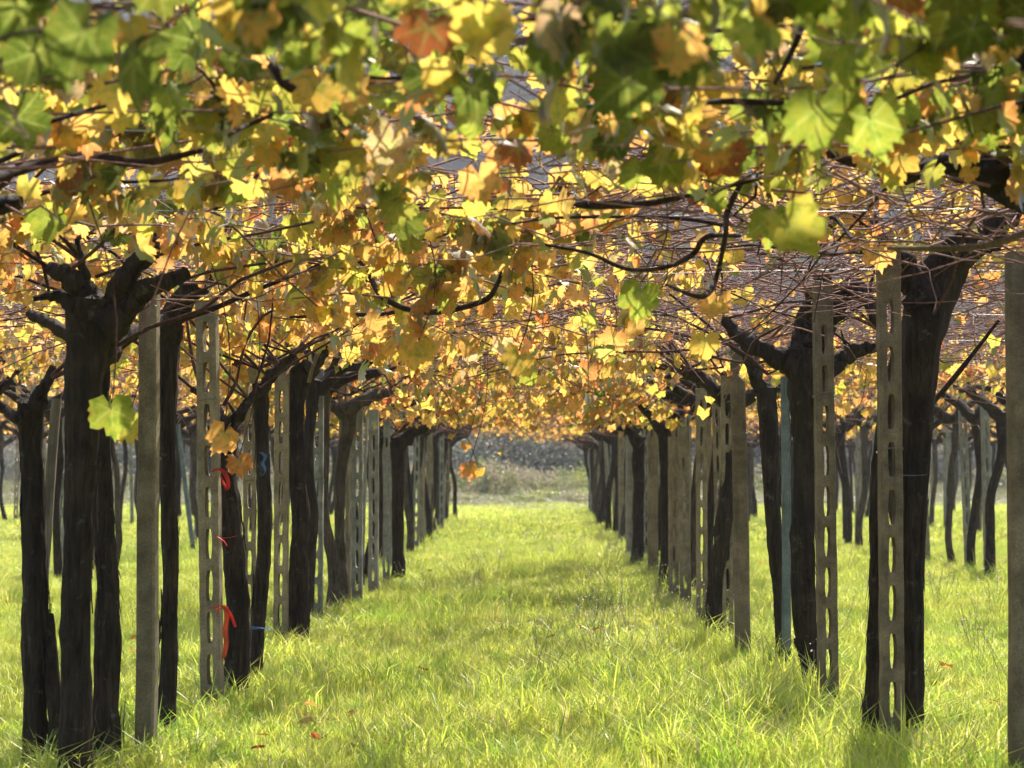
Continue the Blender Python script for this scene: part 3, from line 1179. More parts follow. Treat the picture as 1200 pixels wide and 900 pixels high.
near_vine(-1, 8.95, 'slender black trunk hugging the plain tan post', [
    (8.95, [(191, 860, 24), (195, 760, 20), (198, 600, 19), (197, 470, 20), (198, 375, 28)])], arms=[
    (8.9, [(197, 395, 34), (212, 354, 30), (240, 326, 28), (265, 311, 28), (288, 309, 26), (309, 323, 18)]),
    (8.9, [(262, 314, 16), (264, 298, 14), (256, 286, 7)])], canes=[
    (8.8, 'dark', [(210, 374, 10), (252, 361, 7), (300, 340, 6), (350, 320, 5), (392, 304, 4)])])
near_vine(-1, 9.9, 'vine tied with three red ribbons next to the slotted post', [
    (9.95, [(274, 828, 30), (281, 740, 28), (276, 660, 27), (270, 590, 27), (265, 530, 25), (262, 495, 28)])], arms=[
    (9.9, [(263, 505, 24), (285, 480, 15), (305, 455, 9)]),
    (9.9, [(262, 500, 24), (245, 470, 14), (225, 455, 8)])])
near_vine(-1, 11.0, 'thin vine stem tied with a blue tie near its foot', [
    (11.05, [(299, 800, 15), (303, 720, 17), (308, 610, 19), (306, 520, 18), (303, 450, 20)])], arms=[
    (11, [(303, 465, 17), (320, 440, 12), (345, 415, 8)])])
near_vine(-1, 13.3, 'thick black vine with a bulky knotted head', [
    (13.35, [(340, 765, 22), (347, 700, 26), (353, 620, 25), (349, 540, 22), (346, 470, 26), (354, 420, 42)]),
    (13.3, [(352, 758, 18), (357, 700, 15), (356, 640, 12)])], arms=[
    (13.3, [(355, 430, 38), (372, 412, 26), (385, 400, 14)]),
    (13.3, [(350, 430, 30), (335, 405, 18), (325, 385, 10)])], canes=[
    (12.8, 'pale', [(362, 448, 5), (368, 425, 5), (378, 402, 5), (384, 395, 4)]),
    (8.0, 'dark', [(408, 288, 5), (433, 323, 6), (447, 347, 6), (477, 362, 7), (517, 365, 7), (567, 352, 7), (583, 333, 6), (591, 312, 6)]),
    (8.6, 'dark', [(340, 372, 3), (400, 369, 5), (450, 368, 5), (492, 358, 4)])])
near_vine(-1, 16.8, 'thin bent grey brown vine with a wide forked head', [
    (16.8, [(404, 715, 14), (401, 660, 13), (398, 610, 13), (401, 550, 15), (410, 500, 18), (408, 475, 24)])], arms=[
    (16.8, [(408, 482, 22), (425, 470, 17), (445, 463, 15), (458, 460, 8)]),
    (16.8, [(405, 485, 20), (388, 475, 14), (372, 470, 8)])], pale=True)
near_vine(-1, 20.9, 'short stout vine with a spreading head far along', [
    (20.9, [(466, 684, 18), (467, 640, 16), (467, 580, 16), (466, 530, 18), (467, 515, 24)])], arms=[
    (20.9, [(467, 522, 20), (484, 508, 14), (500, 500, 9)]),
    (20.9, [(466, 522, 20), (450, 515, 13), (440, 528, 9)])])

near_vine(1, 8.55, 'leaning double trunk behind the tallest brown slotted post', [
    (8.75, [(1021, 872, 30), (1023, 800, 26), (1029, 680, 22), (1036, 560, 22), (1050, 460, 28), (1072, 380, 34)]),
    (8.6, [(1068, 872, 28), (1068, 780, 26), (1068, 680, 28), (1071, 560, 34), (1076, 460, 40), (1084, 385, 50), (1096, 330, 56), (1120, 298, 48), (1148, 279, 38), (1178, 258, 27)])], arms=[
    (8.6, [(1150, 282, 40), (1172, 262, 30), (1192, 236, 22), (1198, 205, 14)]),
    (8.6, [(1085, 360, 50), (1066, 322, 34), (1050, 300, 22), (1030, 288, 12)])], canes=[
    (8.9, 'dark', [(1090, 476, 6), (1120, 440, 6), (1150, 402, 5), (1170, 376, 4)])])
near_vine(1, 10.7, 'big black vine with a many armed head beside a slotted post', [
    (10.72, [(957, 828, 26), (951, 770, 28), (944, 680, 28), (941, 600, 30), (943, 520, 34), (945, 450, 46), (947, 415, 56)]),
    (10.7, [(950, 790, 8), (940, 770, 7), (932, 748, 5)])], arms=[
    (10.7, [(942, 430, 46), (918, 422, 34), (893, 412, 24), (868, 395, 20), (848, 374, 13)]),
    (10.7, [(945, 425, 50), (942, 390, 32), (955, 352, 30), (962, 322, 20)]),
    (10.68, [(955, 408, 40), (975, 365, 28), (992, 342, 24), (1010, 338, 22), (1022, 362, 16), (1028, 385, 8)]),
    (10.7, [(955, 440, 30), (982, 425, 20), (1005, 410, 17), (1028, 406, 11)])])
near_vine(1, 11.8, 'vine stem behind the slim blue grey stake', [
    (11.85, [(916, 785, 16), (915, 700, 18), (909, 610, 20), (905, 520, 22), (900, 455, 26)])], arms=[
    (11.8, [(900, 468, 24), (885, 440, 17), (872, 405, 11)])])
near_vine(1, 13.9, 'leaning vine behind the broad plain brown post', [
    (13.9, [(834, 752, 24), (839, 700, 24), (846, 630, 22), (853, 560, 19), (856, 500, 20), (856, 462, 24)])], arms=[
    (13.9, [(856, 475, 22), (836, 455, 18), (815, 440, 15), (798, 436, 8)])])
near_vine(1, 18.7, 'dark vine beside the close pair of slotted posts', [
    (18.75, [(777, 700, 15), (778, 650, 14), (779, 580, 14), (777, 520, 16), (776, 495, 20)])], arms=[
    (18.7, [(777, 505, 17), (762, 487, 13), (745, 465, 9)]),
    (18.7, [(777, 505, 15), (800, 480, 12), (822, 462, 7)])])
near_vine(1, 23.6, 'straight dark vine with a crooked arm far along', [
    (23.6, [(748, 672, 16), (748, 620, 15), (749, 560, 15), (748, 512, 18)])], arms=[
    (23.6, [(748, 520, 15), (736, 506, 10), (722, 498, 7)])])

# leaves that catch the eye one by one: pixel, width in pixels, palette colour
HERO = [(100, 55, 112, 0), (40, 75, 90, 0), (158, 84, 100, 0), (228, 60, 84, 0), (252, 142, 66, 0), (735, 108, 92, 0), (655, 178, 58, 0), (700, 42, 80, 1),
        (612, 200, 50, 0), (590, 40, 60, 0), (430, 16, 80, 0), (500, 10, 70, 0), (355, 22, 70, 1), (850, 45, 60, 1), (795, 30, 66, 0), (960, 140, 88, 1),
        (1020, 152, 80, 1), (892, 128, 70, 0), (985, 62, 78, 1), (1080, 92, 46, 2), (375, 108, 72, 3), (412, 104, 56, 2), (385, 52, 66, 2), (300, 52, 46, 3),
        (345, 66, 40, 3), (825, 52, 46, 5), (470, 181, 32, 6), (770, 128, 52, 6), (280, 546, 34, 5), (262, 516, 42, 4), (925, 278, 80, 2), (903, 266, 56, 1),
        (475, 266, 50, 1), (315, 282, 40, 0), (370, 252, 46, 2), (130, 488, 56, 1), (150, 503, 40, 2), (750, 352, 52, 1), (745, 375, 38, 2), (490, 415, 46, 3),
        (608, 427, 44, 3), (826, 406, 40, 3), (550, 552, 24, 5), (560, 553, 18, 3), (547, 523, 15, 4), (350, 268, 44, 2), (400, 210, 50, 2), (840, 362, 42, 4),
        (870, 350, 30, 3), (640, 245, 40, 2), (1030, 300, 40, 4), (1055, 285, 34, 2), (560, 150, 34, 5), (620, 150, 36, 6), (690, 437, 30, 5), (720, 400, 34, 4),
        (20, 20, 96, 0), (290, 10, 84, 0), (1120, 110, 50, 1), (1165, 90, 56, 0), (195, 130, 70, 0), (120, 130, 64, 1), (20, 150, 74, 0), (60, 265, 56, 1), (540, 60, 52, 1), (660, 100, 60, 1)]
hero = []
for px, py, s, c in HERO:
    d = min(13.0, .135 * FPX / s)
    hero.append((np.array(P(px, py, d)), d, c, s))

for sgn in (-1, 1):
    row = sorted([v for v in near if v['side'] == sgn], key=lambda v: v['d'])
    for i, v in enumerate(row):
        lo = (row[i - 1]['d'] + v['d']) / 2 if i else 1.6
        hi = (row[i + 1]['d'] + v['d']) / 2 if i + 1 < len(row) else v['d'] + 1.4
        v['terr'] = (lo, hi)

hero_used = [False] * len(hero)
for v in near:
    r_ = random.Random(int(v['d'] * 100) + v['side'])
    d = v['d']
    bark = M_BARK_PALE if v['pale'] else M_BARK
    trunk, arms_3d = Acc(), []
    sides = 18 if d < 12 else 12
    if v['trunks']:
        t0 = v['trunks'][0]
        base = P(t0[1][0][0], 549, t0[0])
        base.z = 0
        for k, (dd, line) in enumerate(v['trunks']):
            pts = [np.array(P(px, py, dd + .02 * math.sin(j * 2.1 + k))) for j, (px, py, w) in enumerate(line)]
            rad = [w / FPX * dd / 2 for px, py, w in line]
            if pts[0][2] > -.05 and pts[0][2] < .5 and line[0][1] > 600:
                pts.insert(0, np.array([pts[0][0], pts[0][1], -.08]))
                rad[0] *= 1.10
                rad.insert(0, rad[0] * 1.5)
            pr = smoothpath(np.column_stack([np.array(pts), rad]), 46 if d < 12 else 28)
            gnarly_tube(trunk, pr[:, :3], pr[:, 3], sides, .17, k + d, off=base, crook=.12, knots=.07, bend=.022)
            if d < 15:
                peel(trunk, pr, r_, base)
        t0 = max(v['trunks'], key=lambda t_: len(t_[1])) if v['d'] < 9 and v['side'] > 0 else t0
        head = np.array(P(*t0[1][-1][:2], t0[0]))
        xr = head[0]
    else:
        pts, rad, arms_3d = generic_trunk(r_, v['x'], d)
        base = Vector((v['x'], d, 0))
        pr = smoothpath(np.column_stack([np.array(pts), rad]), 40)
        gnarly_tube(trunk, pr[:, :3], pr[:, 3], sides, .22, d, off=base)
        head = np.array(pts[-1])
        xr = v['x']
    root = thing('grape_vine', v['label'], 'vine', base, VINE_GROUP)
    link('trunk', trunk.mesh('trunk', bark), root)
    tips = [head + np.array([0, 0, .08])]
    for dd, line in v['arms']:
        arms_3d.append(([P(px, py, dd + .05 * math.sin(j * 1.7 + px)) for j, (px, py, w) in enumerate(line)], [w / FPX * dd / 2 for px, py, w in line]))
    if not v['arms'] and v['trunks']:
        for k in range(3):
            a = r_.uniform(0, 6.28)
            h = Vector(head)
            arms_3d.append(([h, h + Vector((math.cos(a) * .2, math.sin(a) * .25, .1)), h + Vector((math.cos(a) * .5, math.sin(a) * .6, .2))], [.04, .03, .018]))
    for k, (pts, rad) in enumerate(arms_3d):
        am = Acc()
        pr = smoothpath(np.column_stack([np.array([tuple(p) for p in pts]), rad]), 7 * len(pts) if d < 12 else 4 * len(pts))
        gnarly_tube(am, pr[:, :3], pr[:, 3], 12 if d < 12 else 9, .21, k * 2.3 + d, ridges=3, off=base, crook=.55, knots=.22)
        for j in range(0 if d < 9 else r_.choice((0, 1))):          # pruned spurs
            q = pr[r_.randrange(len(pr) // 3, len(pr))]
            a_, hgt = r_.uniform(0, 6.28), r_.uniform(.05, .13)
            spur = [q[:3], q[:3] + np.array([math.cos(a_) * .03, math.sin(a_) * .03, hgt * .5]), q[:3] + np.array([math.cos(a_) * .05, math.sin(a_) * .05, hgt])]
            gnarly_tube(am, smoothpath(spur, 6), np.linspace(max(.008, q[3] * .45), .0045, 6), 6, .25, j + d, ridges=2, off=base)
        link('arm', am.mesh('arm', bark), root)
        tips += [pr[-1, :3], pr[len(pr) * 2 // 3, :3]]
    for dd, kind, line in v['canes']:
        am = Acc()
        pts = [np.array(P(px, py, dd + .12 * math.sin(j * 1.3 + px))) for j, (px, py, w) in enumerate(line)]
        pr = smoothpath(np.column_stack([np.array(pts), [w / FPX * dd / 2 for px, py, w in line]]), 8 * len(pts))
        gnarly_tube(am, pr[:, :3], pr[:, 3], 7, .14, px + dd, ridges=2, off=base)
        link('cane', am.mesh('cane', M_CANE_PALE if kind == 'pale' else M_CANE_DARK), root)
    lo, hi = v['terr']
    ln = hi - lo
    nm = max(3, int(round(8.5 * ln)))
    over = 1.6 if d < 3 else 1.4 if d < 6.5 else 1.15
    main, mr, thin, tr, lp = grow(tips, xr, lo, hi, nm, int((150 if v['side'] > 0 and 5 < d < 15 else 75) * ln), leafy=over * (4.4 if d < 8.3 else 3.0 if d < 10.5 else 1.9))
    for k in range(nm):
        am = Acc()
        tubes(am, (main[k:k + 1] - np.array(base)), mr[k:k + 1], 6)
        link('cane', am.mesh('cane', M_CANE_DARK if k % 3 == 0 else M_CANE), root)
    am = Acc()
    tubes(am, thin - np.array(base), tr, 4)
    tag(link('shoots', am.mesh('shoots', M_TWIG), root), kind='stuff')
    # pruned heads: few leaves hang low beside the rows, and the row with the tallest slotted post has shed most of its own
    low = ((lp[:, 0] > .6) & (lp[:, 1] > 3.3) & (lp[:, 1] < 5.5) & (lp[:, 2] < 1.93)) | ((lp[:, 0] > .42) & (lp[:, 1] >= 5.5) & (lp[:, 1] < 11) & (lp[:, 2] < np.where(lp[:, 0] > .9, 2.1, 2.0))) | ((lp[:, 0] < -.8) & (lp[:, 1] < 9.5) & (lp[:, 2] < 1.92))
    low |= (lp[:, 1] < 6.5) & (lp[:, 2] < 1.83)
    shed = (lp[:, 0] > .25) & (lp[:, 1] > 5) & (lp[:, 1] < 12) & (rng.random(len(lp)) < .35)
    shed |= (lp[:, 0] > .8) & (lp[:, 1] > 5.4) & (lp[:, 1] < 15) & (rng.random(len(lp)) < .52)
    shed |= (lp[:, 1] > 8) & (lp[:, 2] < 1.16 + .046 * lp[:, 1] * .45) & (rng.random(len(lp)) < .9)
    lp = lp[~(low | shed)]
    # leaves
    n = len(lp)
    R = random_frames(n)
    size = rng.triangular(.028, .046, .082, n)
    col = leaf_colours(n, lp[:, 1])
    hp, hc, hs = [], [], []
    for k, (p, hd, c, s) in enumerate(hero):
        if not hero_used[k] and (abs(p[0] - xr) < 1.75) and lo - (9 if lo < 1.7 else 0) <= p[1] < hi + (.0 if hi < 18 else 9):
            hero_used[k] = True
            hp.append(p)
            hc.append(PALETTE[c] * rng.uniform(.9, 1.1))
            hs.append(s / FPX * hd * .62)
    if hp:
        k = len(hp)
        az = rng.uniform(-PI, 0, k)
        dr = np.radians(rng.uniform(55, 80, k))
        # a leaf hangs down and shows its face along the aisle
        tip = np.stack([np.cos(az) * np.cos(dr), np.sin(az) * np.cos(dr), -np.sin(dr)], 1)
        nor = np.stack([rng.normal(0, .35, k), -np.ones(k), rng.uniform(.1, .5, k)], 1)
        Rh = frames(tip, nor)
        hp_ = np.array(hp) + np.array([0, 0, .25]) * np.array(hs)[:, None]
        lp = np.concatenate([hp_, lp])
        R = np.concatenate([Rh, R])
        size = np.concatenate([hs, size])
        col = np.concatenate([hc, col])
        # the shoots they hang on
        hang = []
        for p in hp_:
            top = p + np.array([rng.normal(0, .15), rng.normal(0, .15), max(.12, 2.02 - p[2])])
            q = np.linspace(0, 1, 7)[:, None]
            st = p + np.array([0, .02, .03])
            hang.append(st * (1 - q) + top * q + np.array([1, .6, 0]) * (.05 * np.sin(q * PI)))
        am = Acc()
        tubes(am, np.array(hang) - np.array(base), np.full((k, 7), .0026), 4)
        tag(link('shoots', am.mesh('shoots', M_CANE), root), kind='stuff')
    X, Y, Z = project(lp)
    spx = size * FPX / Z * 1.5
    vis = (X > -20) & (X < 1220) & (Y > -20) & (Y < 920) & (Z > .5)
    order = np.argsort(-np.where(vis, spx, 0))
    cap = 230 if d < 10.5 else 110
    chosen = [i for i in order[:cap] if vis[i] and spx[i] > 10]
    b = np.array(base)
    for i in chosen:
        o = link('leaf', LEAF_MESH[int(rng.integers(0, len(LEAF_MESH)))], root)
        o.color = (*col[i], 1)
        o.matrix_basis = Matrix.Translation(Vector(lp[i] - b)) @ Matrix(R[i].tolist()).to_4x4() @ Matrix.Scale(float(size[i]), 4)
    rest = np.ones(len(lp), bool)
    rest[chosen] = False
    am = Acc()
    add_leaves(am, lp[rest] - b, R[rest], size[rest], col[rest], LEAF_HI if d < 8 else LEAF_LO)
    tag(link('foliage', am.mesh('foliage', M_FOLIAGE, attrs=True), root), kind='stuff')

# ------------------------------------------------------------------ vines farther off: a few kinds, copied along the rows
protos = []
for k in range(8):
    r_ = random.Random(500 + k)
    pts, rad, arms_3d = generic_trunk(r_, 0, 0, .14)
    root = thing('grape_vine', 'dark vine', 'vine', (0, 0, 0))
    am = Acc()
    pr = smoothpath(np.column_stack([np.array(pts), rad]), 22)
    gnarly_tube(am, pr[:, :3], pr[:, 3], 10, .2, k, bend=.07)
    link('trunk', am.mesh('trunk', M_BARK_PALE if k % 4 == 3 else M_BARK), root)
    tips = []
    for j, (ap, ar) in enumerate(arms_3d):
        am = Acc()
        q = smoothpath(np.column_stack([np.array([tuple(p) for p in ap]), ar]), 12)
        gnarly_tube(am, q[:, :3], q[:, 3], 7, .26, j + k, ridges=3, crook=.9, knots=.4)
        link('arm', am.mesh('arm', M_BARK), root)
        tips.append(q[-1, :3])
    main, mr, thin, tr, lp = grow(tips, 0, -.8, .8, 12, 80, leafy=.95)
    lp = lp[lp[:, 2] > 1.88]
    am = Acc()
    tubes(am, main, mr, 4)
    tag(link('canes', am.mesh('canes', M_CANE), root), kind='stuff')
    am = Acc()
    tubes(am, thin, tr * 1.15, 3)
    tag(link('shoots', am.mesh('shoots', M_TWIG), root), kind='stuff')
    am = Acc()
    add_leaves(am, lp, random_frames(len(lp)), rng.triangular(.034, .052, .085, len(lp)), leaf_colours(len(lp), 30.0), LEAF_LO)
    tag(link('foliage', am.mesh('foliage', M_FOLIAGE, attrs=True), root), kind='stuff')
    protos.append([root, False])

post_protos = [slotted_mesh(.085, .062, 2.0, .192, .027, .142, M_CONC), slotted_mesh(.08, .06, 1.95, .192, .026, .142, M_CONC_GREY),
               plain_mesh(.085, .08, 1.98, M_CONC, seed=3), plain_mesh(.07, .06, 1.95, M_CONC_GREY, seed=8)]
ROWS = [  # x, first, last, spacing, words for the row
    (-1.58, 22.2, 43, 1.15, 'of the row with the red ribbons'),
    (1.60, 20.6, 52, 1.15, 'of the row with the broad plain brown post'),
    (-4.68, 7.0, 52, 1.3, 'of the row beyond the red ribboned vine'),
    (4.74, 4.6, 52, 1.3, 'of the row beyond the leaning double trunk'),
    (-7.8, 17.5, 52, 1.4, 'two rows beyond the red ribboned vine'),
    (7.86, 15.0, 52, 1.4, 'two rows beyond the leaning double trunk'),
    (-10.9, 30.0, 52, 1.9, 'three rows beyond the red ribboned vine'),
    (11.0, 27.0, 52, 1.9, 'three rows beyond the leaning double trunk'),
]
kv = 0
for xr, y0, y1, sp, words in ROWS:
    y = y0
    kp, seen = {}, 0
    while y < y1:
        x_, y_ = xr + random.gauss(0, .07), y + random.uniform(-.25, .25)
        rec = protos[kv % len(protos)] if random.random() < .7 else random.choice(protos)
        rz = random.choice((0, PI)) + random.uniform(-.25, .25)
        if abs(x_) * FPX / y_ < 590:
            lab = f'{ORD[seen]} vine trunk in view {words}'
            seen += 1
        else:
            hid = kp.setdefault('hid', []) + [0]
            kp['hid'] = hid
            lab = f'{ORD[len(hid) - 1]} vine {words}, trunk outside the view'
        grp = f'vines {words}'
        if not rec[1]:
            o = rec[0]
            o.location, o.rotation_euler = (x_, y_, 0), (0, 0, rz)
            o['label'], o['group'] = lab, grp
            rec[1] = True
        else:
            o = copy_tree(rec[0], (x_, y_, 0), rz, lab, grp)
        s = random.uniform(.95, 1.05)
        o.scale = (s, s, random.uniform(.96, 1.04))
        kv += 1
        if random.random() < .72:
            me = random.choice(post_protos)
            o = link('slotted_post' if 'slotted' in me.name else 'plain_post', me)
            o.location = (xr + random.gauss(0, .06), y_ + sp * random.uniform(.3, .6), 0)
            o.rotation_euler = (random.gauss(0, .012), random.gauss(0, .02), random.uniform(-.3, .3))
            kind = 'slotted' if 'slotted' in me.name else 'plain'
            if abs(o.location.x) * FPX / o.location.y < 590:
                kp[kind] = kp.get(kind, 0) + 1
                lab = f'{ORD[kp[kind] - 1]} {kind} concrete post in view {words}'
            else:
                kp['x' + kind] = kp.get('x' + kind, 0) + 1
                lab = f"{ORD[kp['x' + kind] - 1]} {kind} post {words} outside the view"
            tag(o, lab, 'post', f'{kind} posts {words}')
        y += sp * random.uniform(.85, 1.15)

for sgn, words, spots in ((-1, 'among the nearer vines of the red ribbon row', (14.5, 15.2, 18.2, 19.5)),
                          (1, 'among the nearer vines of the broad brown post row', (15.4, 16.5, 17.7, 19.6))):
    for k, y in enumerate(spots):
        o = copy_tree(protos[(k * 3 + (sgn > 0)) % 8][0], (sgn * 1.6 + random.uniform(-.1, .08), y, 0), random.choice((0, PI)), f'{ORD[k]} slim dark vine {words}', 'slim vines between the nearer ones')
    for k, y in enumerate(np.arange(16.2, 25, .95)):
        me = post_protos[(k * 2 + (sgn < 0)) % 4] if k % 3 else post_protos[k % 2]
        kind = 'slotted' if 'slotted' in me.name else 'plain'
        o = link(kind + '_post', me)
        o.location = (sgn * 1.58 + random.uniform(-.12, .12), y + random.uniform(-.2, .2), 0)
        o.rotation_euler = (random.gauss(0, .012), random.gauss(0, .02), random.uniform(-.3, .3))
        o.scale = (.85, .85, 1)
        tag(o, f'{ORD[k]} slim {kind} post ' + words, 'post', 'slim posts between the nearer vines')

# leaning pole seen in the next row
o = link('stake', plain_mesh(.06, .05, 1.95, M_STAKE, seed=4, taper=1))
f = P(228, 549, 26.3)
o.location = (f.x, f.y, 0)
o.rotation_euler = (0, -.13, .1)
tag(o, 'leaning dark blue grey pole in the row beyond, seen past the tan post', 'stake', POST_GROUP)

# ------------------------------------------------------------------ trellis wires
for k, x in enumerate((-2.6, -1.95, -1.2, -.55, .15, .8, 1.4, 2.0, 2.7)):
    am = Acc()
    ys = np.linspace(1.5, 51, 34)
    zz = 1.985 + .03 * np.abs(np.sin(ys * PI / 6)) + .02 * (k % 3)
    tubes(am, np.stack([np.full_like(ys, x), ys, zz], 1)[None], np.full((1, 34), .0016), 4)
    tag(link('trellis_wire', am.mesh('trellis wire', M_WIRE)), f'{ORD[k]} thin steel wire along the rows, counted from the side with red ribbons', 'wire', 'wires along the rows')
for k, y in enumerate((3.1, 5.0, 6.6, 8.6, 10.9, 13.0, 15.6, 18.4)):
    am = Acc()
    xs = np.linspace(-4.7, 4.7, 21)
    zz = 2.03 - .03 * np.sin((xs + 1.55) * PI / 3.1) ** 2
    tubes(am, np.stack([xs, np.full_like(xs, y), zz], 1)[None], np.full((1, 21), .0018), 4)
    tag(link('trellis_wire', am.mesh('trellis wire', M_WIRE)), f'{ORD[k]} thin steel wire stretched across the aisle, counted from the front', 'wire', 'wires across the aisle')


# ------------------------------------------------------------------ plastic ties
def ribbon(name, pts, width, mat, label, twist=1.5):
    p = smoothpath(np.array([tuple(q) for q in pts]), 22)
    V = []
    for i, q in enumerate(p):
        a_ = twist * i / 21
        s = np.array([math.cos(a_), .5 * math.sin(a_), .35 * math.sin(a_ * 1.7)]) * width / 2
        V += [q - s, q + s]
    am = Acc()
    am.add(V, [(2 * i, 2 * i + 1, 2 * i + 3, 2 * i + 2) for i in range(21)])
    o = link(name, am.mesh(name, mat))
    md = o.modifiers.new('thickness', 'SOLIDIFY')
    md.thickness = .0012
    tag(o, label, 'ribbon', 'plastic ties on the vines')


def loop(px, py, wpx, d, drop=6):
    """A band round a stem seen at (px, py)."""
    d *= .945
    c = P(px, py, d)
    r = wpx / FPX * d / 2
    return [c + Vector((math.cos(t) * r, -math.sin(t) * r, -math.sin(t) * drop / FPX * d * .5)) for t in np.linspace(-.3, PI + .3, 9)]


ribbon('ribbon', [P(x, y, 9.06) for x, y in ((249, 553), (255, 549), (262, 553), (267, 563), (267, 574), (262, 566), (258, 556))], .022, M_RED, 'topmost red ribbon knotted between slotted post and vine')
ribbon('ribbon', loop(264, 627, 27, 9.9) + [P(x, y, 9.06) for x, y in ((255, 630), (262, 634), (266, 640))], .016, M_RED, 'short red ribbon halfway up the vine by the slotted post')
ribbon('ribbon', [P(x, y, 9.06) for x, y in ((250, 712), (258, 709), (264, 712), (266, 722), (264, 738), (265, 755), (262, 771))], .026, M_ORANGE, 'orange red ribbon with a long hanging tail near the vine foot', .7)
ribbon('ribbon', [P(x, y, 9.06) for x, y in ((252, 716), (262, 712), (270, 720), (276, 735))], .016, M_RED, 'small red ribbon end above the long hanging tail', .9)
ribbon('ribbon', [P(x, y, 10.18) for x, y in ((306, 530), (311, 535), (308, 543), (311, 551), (308, 557))], .02, M_BLUE, 'upper blue tie on the thin vine stem')
ribbon('ribbon', loop(304, 735, 22, 11.0, 2) + [P(x, y, 10.18) for x, y in ((312, 737), (319, 739))], .012, M_BLUE, 'lower blue tie round the thin vine stem')
ribbon('ribbon', loop(1068, 556, 36, 8.6, 2), .01, M_WIRE, 'dull wire tie round the leaning double trunk')

# ------------------------------------------------------------------ fallen leaves and weeds on the grass
for k in range(95):
    y = 7.6 + 22 * random.random() ** 1.5
    x = random.uniform(-.25, .25) * y
    if k < 5:
        px, py = ((415, 856), (471, 886), (300, 846), (645, 762), (797, 843))[k]
        y = CAM_Z * FPX / (py - 549)
        x = P(px, 549, y).x
    o = link('fallen_leaf', random.choice(DRY_MESH))
    ci = random.choice((4, 5, 5, 6, 7, 7))
    c = PALETTE[ci] * random.uniform(.7, 1)
    o.color = (*c, 1)
    o.location = (x, y, random.uniform(.06, .10))
    s = random.uniform(.032, .055)
    o.scale = (s, s, s)
    o.rotation_euler = (random.uniform(-.35, .35), random.uniform(-.35, .35), random.uniform(0, 6.3))
    hue = {4: 'golden', 5: 'orange', 6: 'russet', 7: 'dry brown'}[ci]
    tag(o, f'{hue} fallen vine leaf lying in the grass ' + ('of the aisle close by' if y < 11 else 'of the aisle midway' if y < 17 else 'well down the aisle'), 'leaf', 'fallen leaves on the grass')


def weed_mesh(seed):
    r = random.Random(seed)
    am = Acc()
    for s in range(5):
        a_, h = r.uniform(0, 6.28), r.uniform(.22, .42)
        q = np.linspace(0, 1, 6)[:, None]
        b_ = np.array([r.uniform(-.05, .05), r.uniform(-.05, .05), 0])
        line = b_ + np.array([math.cos(a_) * .12, math.sin(a_) * .12, h]) * q + np.array([.02, 0, 0]) * np.sin(q * 4)
        tubes(am, line[None], np.full((1, 6), .0018), 3)
        n0 = am.n
        for k in range(7):
            c = line[3 + k % 3] + np.array([r.gauss(0, .022), r.gauss(0, .022), r.uniform(-.03, .05)])
            w = r.uniform(.005, .010)
            d1 = np.array([r.gauss(0, 1), r.gauss(0, 1), r.gauss(0, 1)])
            d1 /= np.linalg.norm(d1)
            d2 = np.cross(d1, [.3, .5, .8])
            am.add([c - d1 * w, c + d2 * w, c + d1 * w, c - d2 * w], [(0, 1, 2, 3)], (.60, .53, .48))
    am.t[0:1] = am.t[0:1]
    for j, t in enumerate(am.t):
        if len(t) > 4:
            am.t[j] = np.broadcast_to(np.array((.36, .34, .2), np.float32), (len(t), 3))
    return am.mesh('weed', M_GRASS, attrs=True)


weeds = [weed_mesh(s) for s in range(4)]
wp = []
for cx, cy_, n, sd in ((.80, 15, 26, 2.2), (.55, 11.2, 8, .9), (-.55, 19, 14, 2.5), (4.0, 12.5, 26, 2.0), (3.6, 16, 30, 3), (2.3, 9.3, 10, .8), (1.2, 22, 20, 4)):
    for _ in range(n):
        wp.append((random.gauss(cx, .22 if abs(cx) < 2 else .8), random.gauss(cy_, sd)))
wp = np.array(wp)
p3 = np.concatenate([wp, np.zeros((len(wp), 1))], 1)
rr = np.zeros((len(wp), 3))
rr[:, 2] = rng.uniform(0, 6.28, len(wp))
sc = np.repeat(rng.uniform(.55, 1.0, (len(wp), 1)), 3, 1)
tag(scatter('weeds', p3, rr, sc, rng.integers(0, 4, len(wp)), weeds), 'pale seed heads of thin weeds standing in the grass', 'weeds', kind='stuff')


# ------------------------------------------------------------------ shrubs and trees beyond the vineyard
def clump_crown(seed, n, shape, leaf, tints, clumps):
    r = np.random.default_rng(seed)
    cc = r.normal(0, 1, (clumps, 3))
    cc /= np.linalg.norm(cc, axis=1, keepdims=True)
    cc *= r.uniform(.25, 1, (clumps, 1)) ** .5
    cc = cc * np.array(shape) + np.array([0, 0, shape[2]])
    cs = r.uniform(.16, .36, clumps) * min(shape)
    w = r.integers(0, clumps, n)
    p = cc[w] + r.normal(0, 1, (n, 3)) * cs[w][:, None]
    u = r.normal(0, 1, (n, 3))
    u /= np.linalg.norm(u, axis=1, keepdims=True)
    v = np.cross(u, r.normal(0, 1, (n, 3)))
    v /= np.linalg.norm(v, axis=1, keepdims=True)
    s = r.uniform(.5, 1.2, (n, 1)) * leaf
    V = np.stack([p - u * s, p + v * s * .55, p + u * s, p - v * s * .55], 1)
    V[..., 2] = np.maximum(V[..., 2], .02)
    T = np.asarray(tints)
    ct = T[r.integers(0, len(T), clumps)]
    col = ct[w] * r.uniform(.75, 1.25, (n, 1))
    am = Acc()
    k = np.arange(n)[:, None] * 4
    am.add(V.reshape(-1, 3), k + np.array([[0, 1, 2, 3]]), np.repeat(col, 4, 0))
    return am


